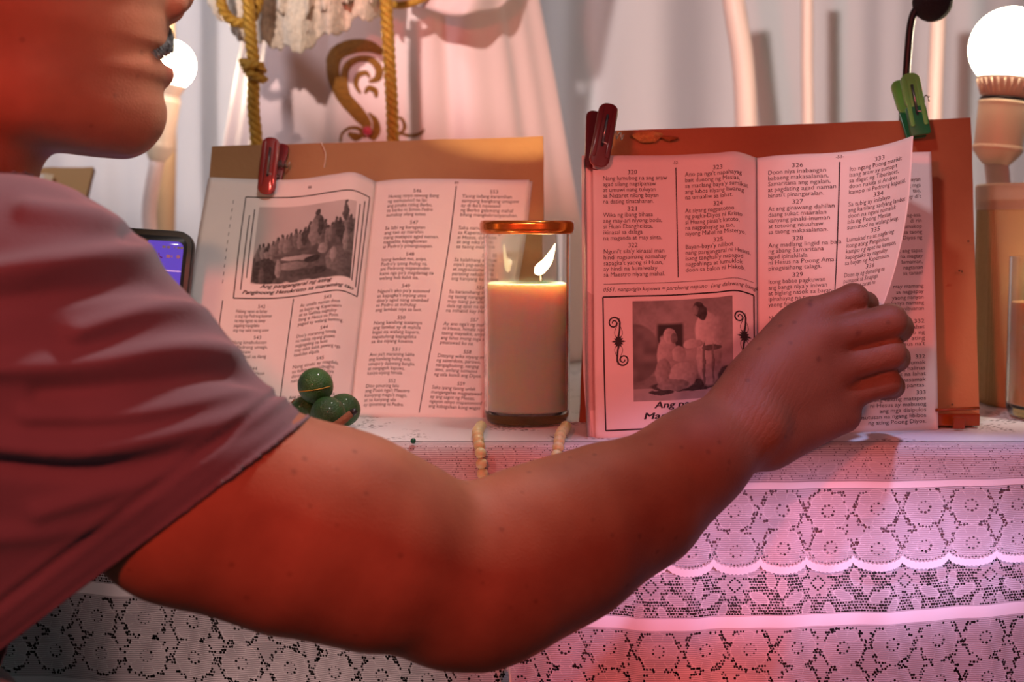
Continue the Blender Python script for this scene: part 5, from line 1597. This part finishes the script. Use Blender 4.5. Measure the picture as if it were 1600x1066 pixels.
# tan plus light put into the tint: darker hand and forearm, brighter upper arm
tan = np.interp((v - P(720, 900, .79)) @ np.array([.93, .25, .28]), [-.25, -.12, .02, .16, .22], [1.25, 1.18, 1.05, .74, .56])
tan = np.where(np.linalg.norm(v - hp(60, -40), axis=1) < .21, 1.0, tan)
tint[:, :3] *= tan[:, None] * np.array([1, .97, .95]) ** (tan < .95)[:, None]
a = me.attributes.new('tint', 'FLOAT_COLOR', 'POINT'); a.data.foreach_set('color', tint.ravel())
cm = np.clip(1 - np.linalg.norm(v - P(1188, 640, .872), axis=1) / .052, 0, 1) ** 1.2 * .30
cm = cm + .10 * np.clip(1 - np.linalg.norm(v - P(1370, 550, .91), axis=1) / .03, 0, 1)
a = me.attributes.new('crease', 'FLOAT', 'POINT'); a.data.foreach_set('value', cm.astype(np.float32))
body = link('body', me, M['skin'], person)
md = body.modifiers.new('soft', 'SMOOTH'); md.factor = .5; md.iterations = 3

# shirt
sp = [Cone((-.385, .82, .79), PEL + [0.02, 0, .03], .113, .130, .03), Cone((-.335, .775, .775), (-.56, .74, .50), .093, .10, .05), Cone((-.43, .875, .775), (-.60, .86, .50), .083, .093, .05),
      Cone(NB + [-.01, .0, -.03], RS + [-.02, .01, .0], .0625, .066, .05), Cone(NB + [-.01, 0, -.03], LS + [.01, 0, 0], .062, .058, .05),
      Cone(NB, hp(-95, 200), .064, .064, .03)]
slv = [(20, 515, .748, .082), (165, 640, .752, .0708), (305, 765, .758, .0632), (460, 826, .768, .0575)]
for qq, w in zip(slv[:3], slv[1:4]): sp.append(Cone(P(*qq[:3]), P(*w[:3]), qq[3], w[3], .012))
sp.append(Cone(P(-60, 700, .745), P(60, 860, .757), .060, .050, .05)); sp.append(Cone(P(-120, 700, .77), P(-60, 860, .78), .09, .085, .05))
sp.append(Cone(LS, LS * .4 + LE * .6, .056, .050, .03))
v, q = sdf_mesh('shirt', sp, [], .0024)
# folds: raised ridges running from the hem up over the sleeve (paths on the near side)
def ridge(pts, hgt, wd, dep=-.08):
    p = smooth_path([P(a_, b_, .68) for a_, b_ in pts], 60)
    # compare along view rays: use angles as seen from above the table front, i.e. x/y and (z-c)/y on the near side
    pu = np.stack([p[:, 0] / p[:, 1], (p[:, 2] - CAMZ) / p[:, 1]], -1)
    vu = np.stack([v[:, 0] / v[:, 1], (v[:, 2] - CAMZ) / v[:, 1]], -1)
    d = np.full(len(v), 1e9)
    for a_, b_ in zip(pu[:-1], pu[1:]):
        e = b_ - a_; t = np.clip(((vu - a_) @ e) / (e @ e), 0, 1); dd = ((vu - a_ - t[:, None] * e) ** 2).sum(1); d = np.minimum(d, dd)
    d = np.sqrt(d) * .72
    return hgt * np.exp(-(d / wd) ** 2)
nrm = None
me = vmesh('shirt', v, q)
nn_ = np.zeros(len(v) * 3, dtype=np.float32); me.vertices.foreach_get('normal', nn_); nn_ = nn_.reshape(-1, 3)
if (nn_ * (v - v.mean(0))).sum() < 0:
    nn_ = -nn_; q = q[:, ::-1]; print('flipped normals')
near = np.clip((-nn_[:, 1] + .25) * 2, 0, 1) * (v[:, 1] < .82)
dsp = np.zeros(len(v))
for pts, hg, wd in (([(-20, 430), (120, 408), (230, 400), (300, 415), (360, 455)], .0045, .0075), ([(-20, 470), (120, 455), (240, 445), (330, 470)], -.003, .006),
                    ([(120, 520), (230, 490), (330, 490), (400, 530), (440, 590)], .0040, .0065), ([(-20, 575), (140, 570), (280, 548), (380, 560), (440, 600)], .0042, .0070),
                    ([(60, 615), (220, 600), (340, 585), (420, 610)], -.0030, .005), ([(-20, 690), (120, 700), (250, 685), (370, 655), (460, 620)], .0055, .0075),
                    ([(-20, 722), (140, 735), (280, 712), (400, 672), (470, 640)], -.0035, .006), ([(40, 650), (200, 648), (330, 625), (440, 600)], .0028, .005),
                    ([(60, 800), (200, 760), (330, 715), (440, 660)], .0030, .006), ([(40, 330), (160, 345), (260, 380), (330, 440)], .0030, .007), ([(150, 300), (210, 340), (200, 370)], -.003, .006),
                    ([(-20, 840), (90, 830), (200, 800), (320, 745)], .0028, .007), ([(220, 380), (290, 410), (340, 470), (380, 540)], .0022, .005)):
    dsp += ridge(pts, hg * 1.7, wd * .85) * near
dsp += (vnoise(v[:, 0] * 14 + v[:, 2] * 9, v[:, 2] * 20 - v[:, 0] * 12, 1, 4) - .5) * .004 * (1 - near)
# two rows of stitching along the sleeve hem
dsp = np.maximum(dsp, -.0042)
hb, ht = P(160, 892, .752), P(490, 642, .758); hd = (ht - hb); hd /= np.linalg.norm(hd)
axd = P(480, 815, .762) - P(330, 742, .758)
hn = np.cross(hd, [0, 1, 0]); hn /= np.linalg.norm(hn)
if hn @ axd < 0: hn = -hn
hc = (hb + ht) / 2
sd = (v - hc) @ hn
dsp = dsp * np.where(v[:, 0] > -.30, np.clip(-sd / .05, .12, 1), 1)
onarm = (v[:, 0] > -.30)
for off, hg in ((-.0185, -.0022), (-.0225, .0012), (-.0145, .0014), (-.002, -.0016)):
    dsp += hg * np.exp(-((sd - off) / .0020) ** 2) * onarm
v = v + nn_ * dsp[:, None]
keep = np.ones(len(v), bool)
sd = (v - hc) @ hn
snap = (sd > 0) & (sd < .0045) & onarm; v[snap] -= sd[snap][:, None] * hn
keep &= ~((sd >= .0045) & onarm)
lsd = (v - (LS * .45 + LE * .55)) @ ((LE - LS) / np.linalg.norm(LE - LS)); keep &= ~((lsd > 0) & (np.linalg.norm(v - LE, axis=1) < .10))
nk = hp(10, 262) ; nkn = np.array([.25, .10, 1.0]); nkn = np.array([0.10, 0, 1.0]); nkn /= np.linalg.norm(nkn)
keep &= ~(((v - nk) @ nkn > 0) & (np.linalg.norm(v - hp(-85, 190), axis=1) < .11))
keep &= v[:, 2] > .47
q = q[keep[q].all(axis=1)]
used = np.zeros(len(v), bool); used[q.ravel()] = True; idx = np.cumsum(used) - 1
me = vmesh('shirt', v[used], idx[q])
shirt = link('shirt', me, M['shirt'], person)
md = shirt.modifiers.new('soft', 'SMOOTH'); md.factor = .5; md.iterations = 2
md = shirt.modifiers.new('cloth', 'SOLIDIFY'); md.thickness = .0018; md.offset = -1

# trousers
tp = [Cone((-.60, .80, .52), PEL, .130, .142, .03)]
for sy, kx in ((.725, -.318), (.865, -.40)):
    hip = np.array([-.64, .80 + (sy - .795) * .9, .46]); kn = np.array([kx, sy, .612 if sy < .8 else .56]); an = np.array([kx - .04, sy, .11])
    tp += [Cone(hip, kn, .112, .066, .02), Cone(kn, an, .064, .052, .02)]
v, q = sdf_mesh('trousers', tp, [], .005)
v = v + 0; keep = v[:, 2] < .53; keep |= v[:, 0] > -.52
keep &= v[:, 2] > .10
q = q[keep[q].all(axis=1)]; used = np.zeros(len(v), bool); used[q.ravel()] = True; idx = np.cumsum(used) - 1
o = link('trousers', vmesh('trousers', v[used], idx[q]), M['teal'], person); md = o.modifiers.new('soft', 'SMOOTH'); md.factor = .5; md.iterations = 4

# hair, brows, eyes, moustache
hairp = [Ell(hp(2, -150), (.099, .080, .102), .02, HR)]
hcut = [(Fn(lambda p: -(((p - HO) @ HR.T)[..., 2] - .055 + np.clip(((p - HO) @ HR.T)[..., 0] + .06, 0, 1) * -1.0 + 0), hp(0, -100), .3, 0), .004)]
v, q = sdf_mesh('hair', hairp, [(Fn(lambda p: ((p - HO) @ HR.T)[..., 2] - (.050 + np.clip(((p - HO) @ HR.T)[..., 0] + .09, 0, 1) * .75), hp(0, -100), .3, 0), .004)], .004)
link('hair', vmesh('hair', v, q), M['hair'], person)
for s_ in (-1, 1):
    b = MB(); b.ball(hp(217, -118, s_ * .032), .0115, 18); e = b.obj('eye', M['eye'], person)
    for py_, w_ in ((-136, .0035), (-103, .0028)):
        b = MB(); b.tube(smooth_path([hp(236, (py_ - 118) / 2, s_ * .020), hp(243, py_, s_ * .031), hp(226, (py_ - 118) / 2, s_ * .045)], 10), [w_ * .5] + [w_] * 8 + [w_ * .5], 8); b.obj('eyelid', M['skin'], person).data.attributes.new('tint', 'FLOAT_COLOR', 'POINT').data.foreach_set('color', np.ones(4 * 80, dtype=np.float32))
    b = MB(); b.ball(hp(217, -118, s_ * .032) + HF * .0082, .0046, 12); b.obj('iris', M['iris'], e)
    b = MB(); b.tube(smooth_path([hp(256, -158, s_ * .016), hp(256, -168, s_ * .032), hp(236, -160, s_ * .050)], 10), [.0015, .0028, .0032, .0034, .0034, .0032, .003, .0026, .002, .001], 8); b.obj('eyebrow', M['hair'], person)
# moustache: short stiff hairs over the upper lip
rnd = random.Random(11); b = MB()
for i in range(1300):
    u = rnd.uniform(-1, 1); h0 = rnd.uniform(0, 1)
    lat = u * (.014 + .022 * h0); py0 = 38 + 34 * h0 + abs(u) ** 1.5 * 22; px0 = float(np.interp(py0, [30, 44, 62, 76, 90], [258, 263, 265, 266, 258])) - 7.5 * lat * lat / KA + 1
    p0 = hp(px0, py0, lat); L = rnd.uniform(.003, .0075)
    dr = HF * rnd.uniform(.5, 1.0) + HU * rnd.uniform(-1.5, -.5) + HL * (u * .6 + rnd.uniform(-.3, .3)); dr /= np.linalg.norm(dr)
    s1 = np.cross(dr, HU); s1 /= np.linalg.norm(s1); s2 = np.cross(dr, s1)
    w = .00028; p0 = p0 - dr * .001
    b.add([p0 + s1 * w, p0 - s1 * w * .5 + s2 * w, p0 - s1 * w * .5 - s2 * w, p0 + dr * L + HU * -.0006], [(0, 1, 3), (1, 2, 3), (2, 0, 3)])
mo = b.obj('moustache', M['hair'], person, False); mo['kind'] = 'stuff'
# low stool under him
so = thing('plastic_stool', 'low blue plastic stool under the seated man', 'stool', (-.64, .80, .001))
b = MB(); b.box((-.64, .80, .318), (.15, 0, 0), (0, .13, 0), (0, 0, .010)); b.obj('seat', M['stool'], so, False, .004)
for sx in (-1, 1):
    for sy in (-1, 1):
        b = MB(); b.tube([(-.64 + sx * .12, .80 + sy * .10, .308), (-.64 + sx * .14, .80 + sy * .12, .002)], [.018, .014], 10); b.obj('leg', M['stool'], so)
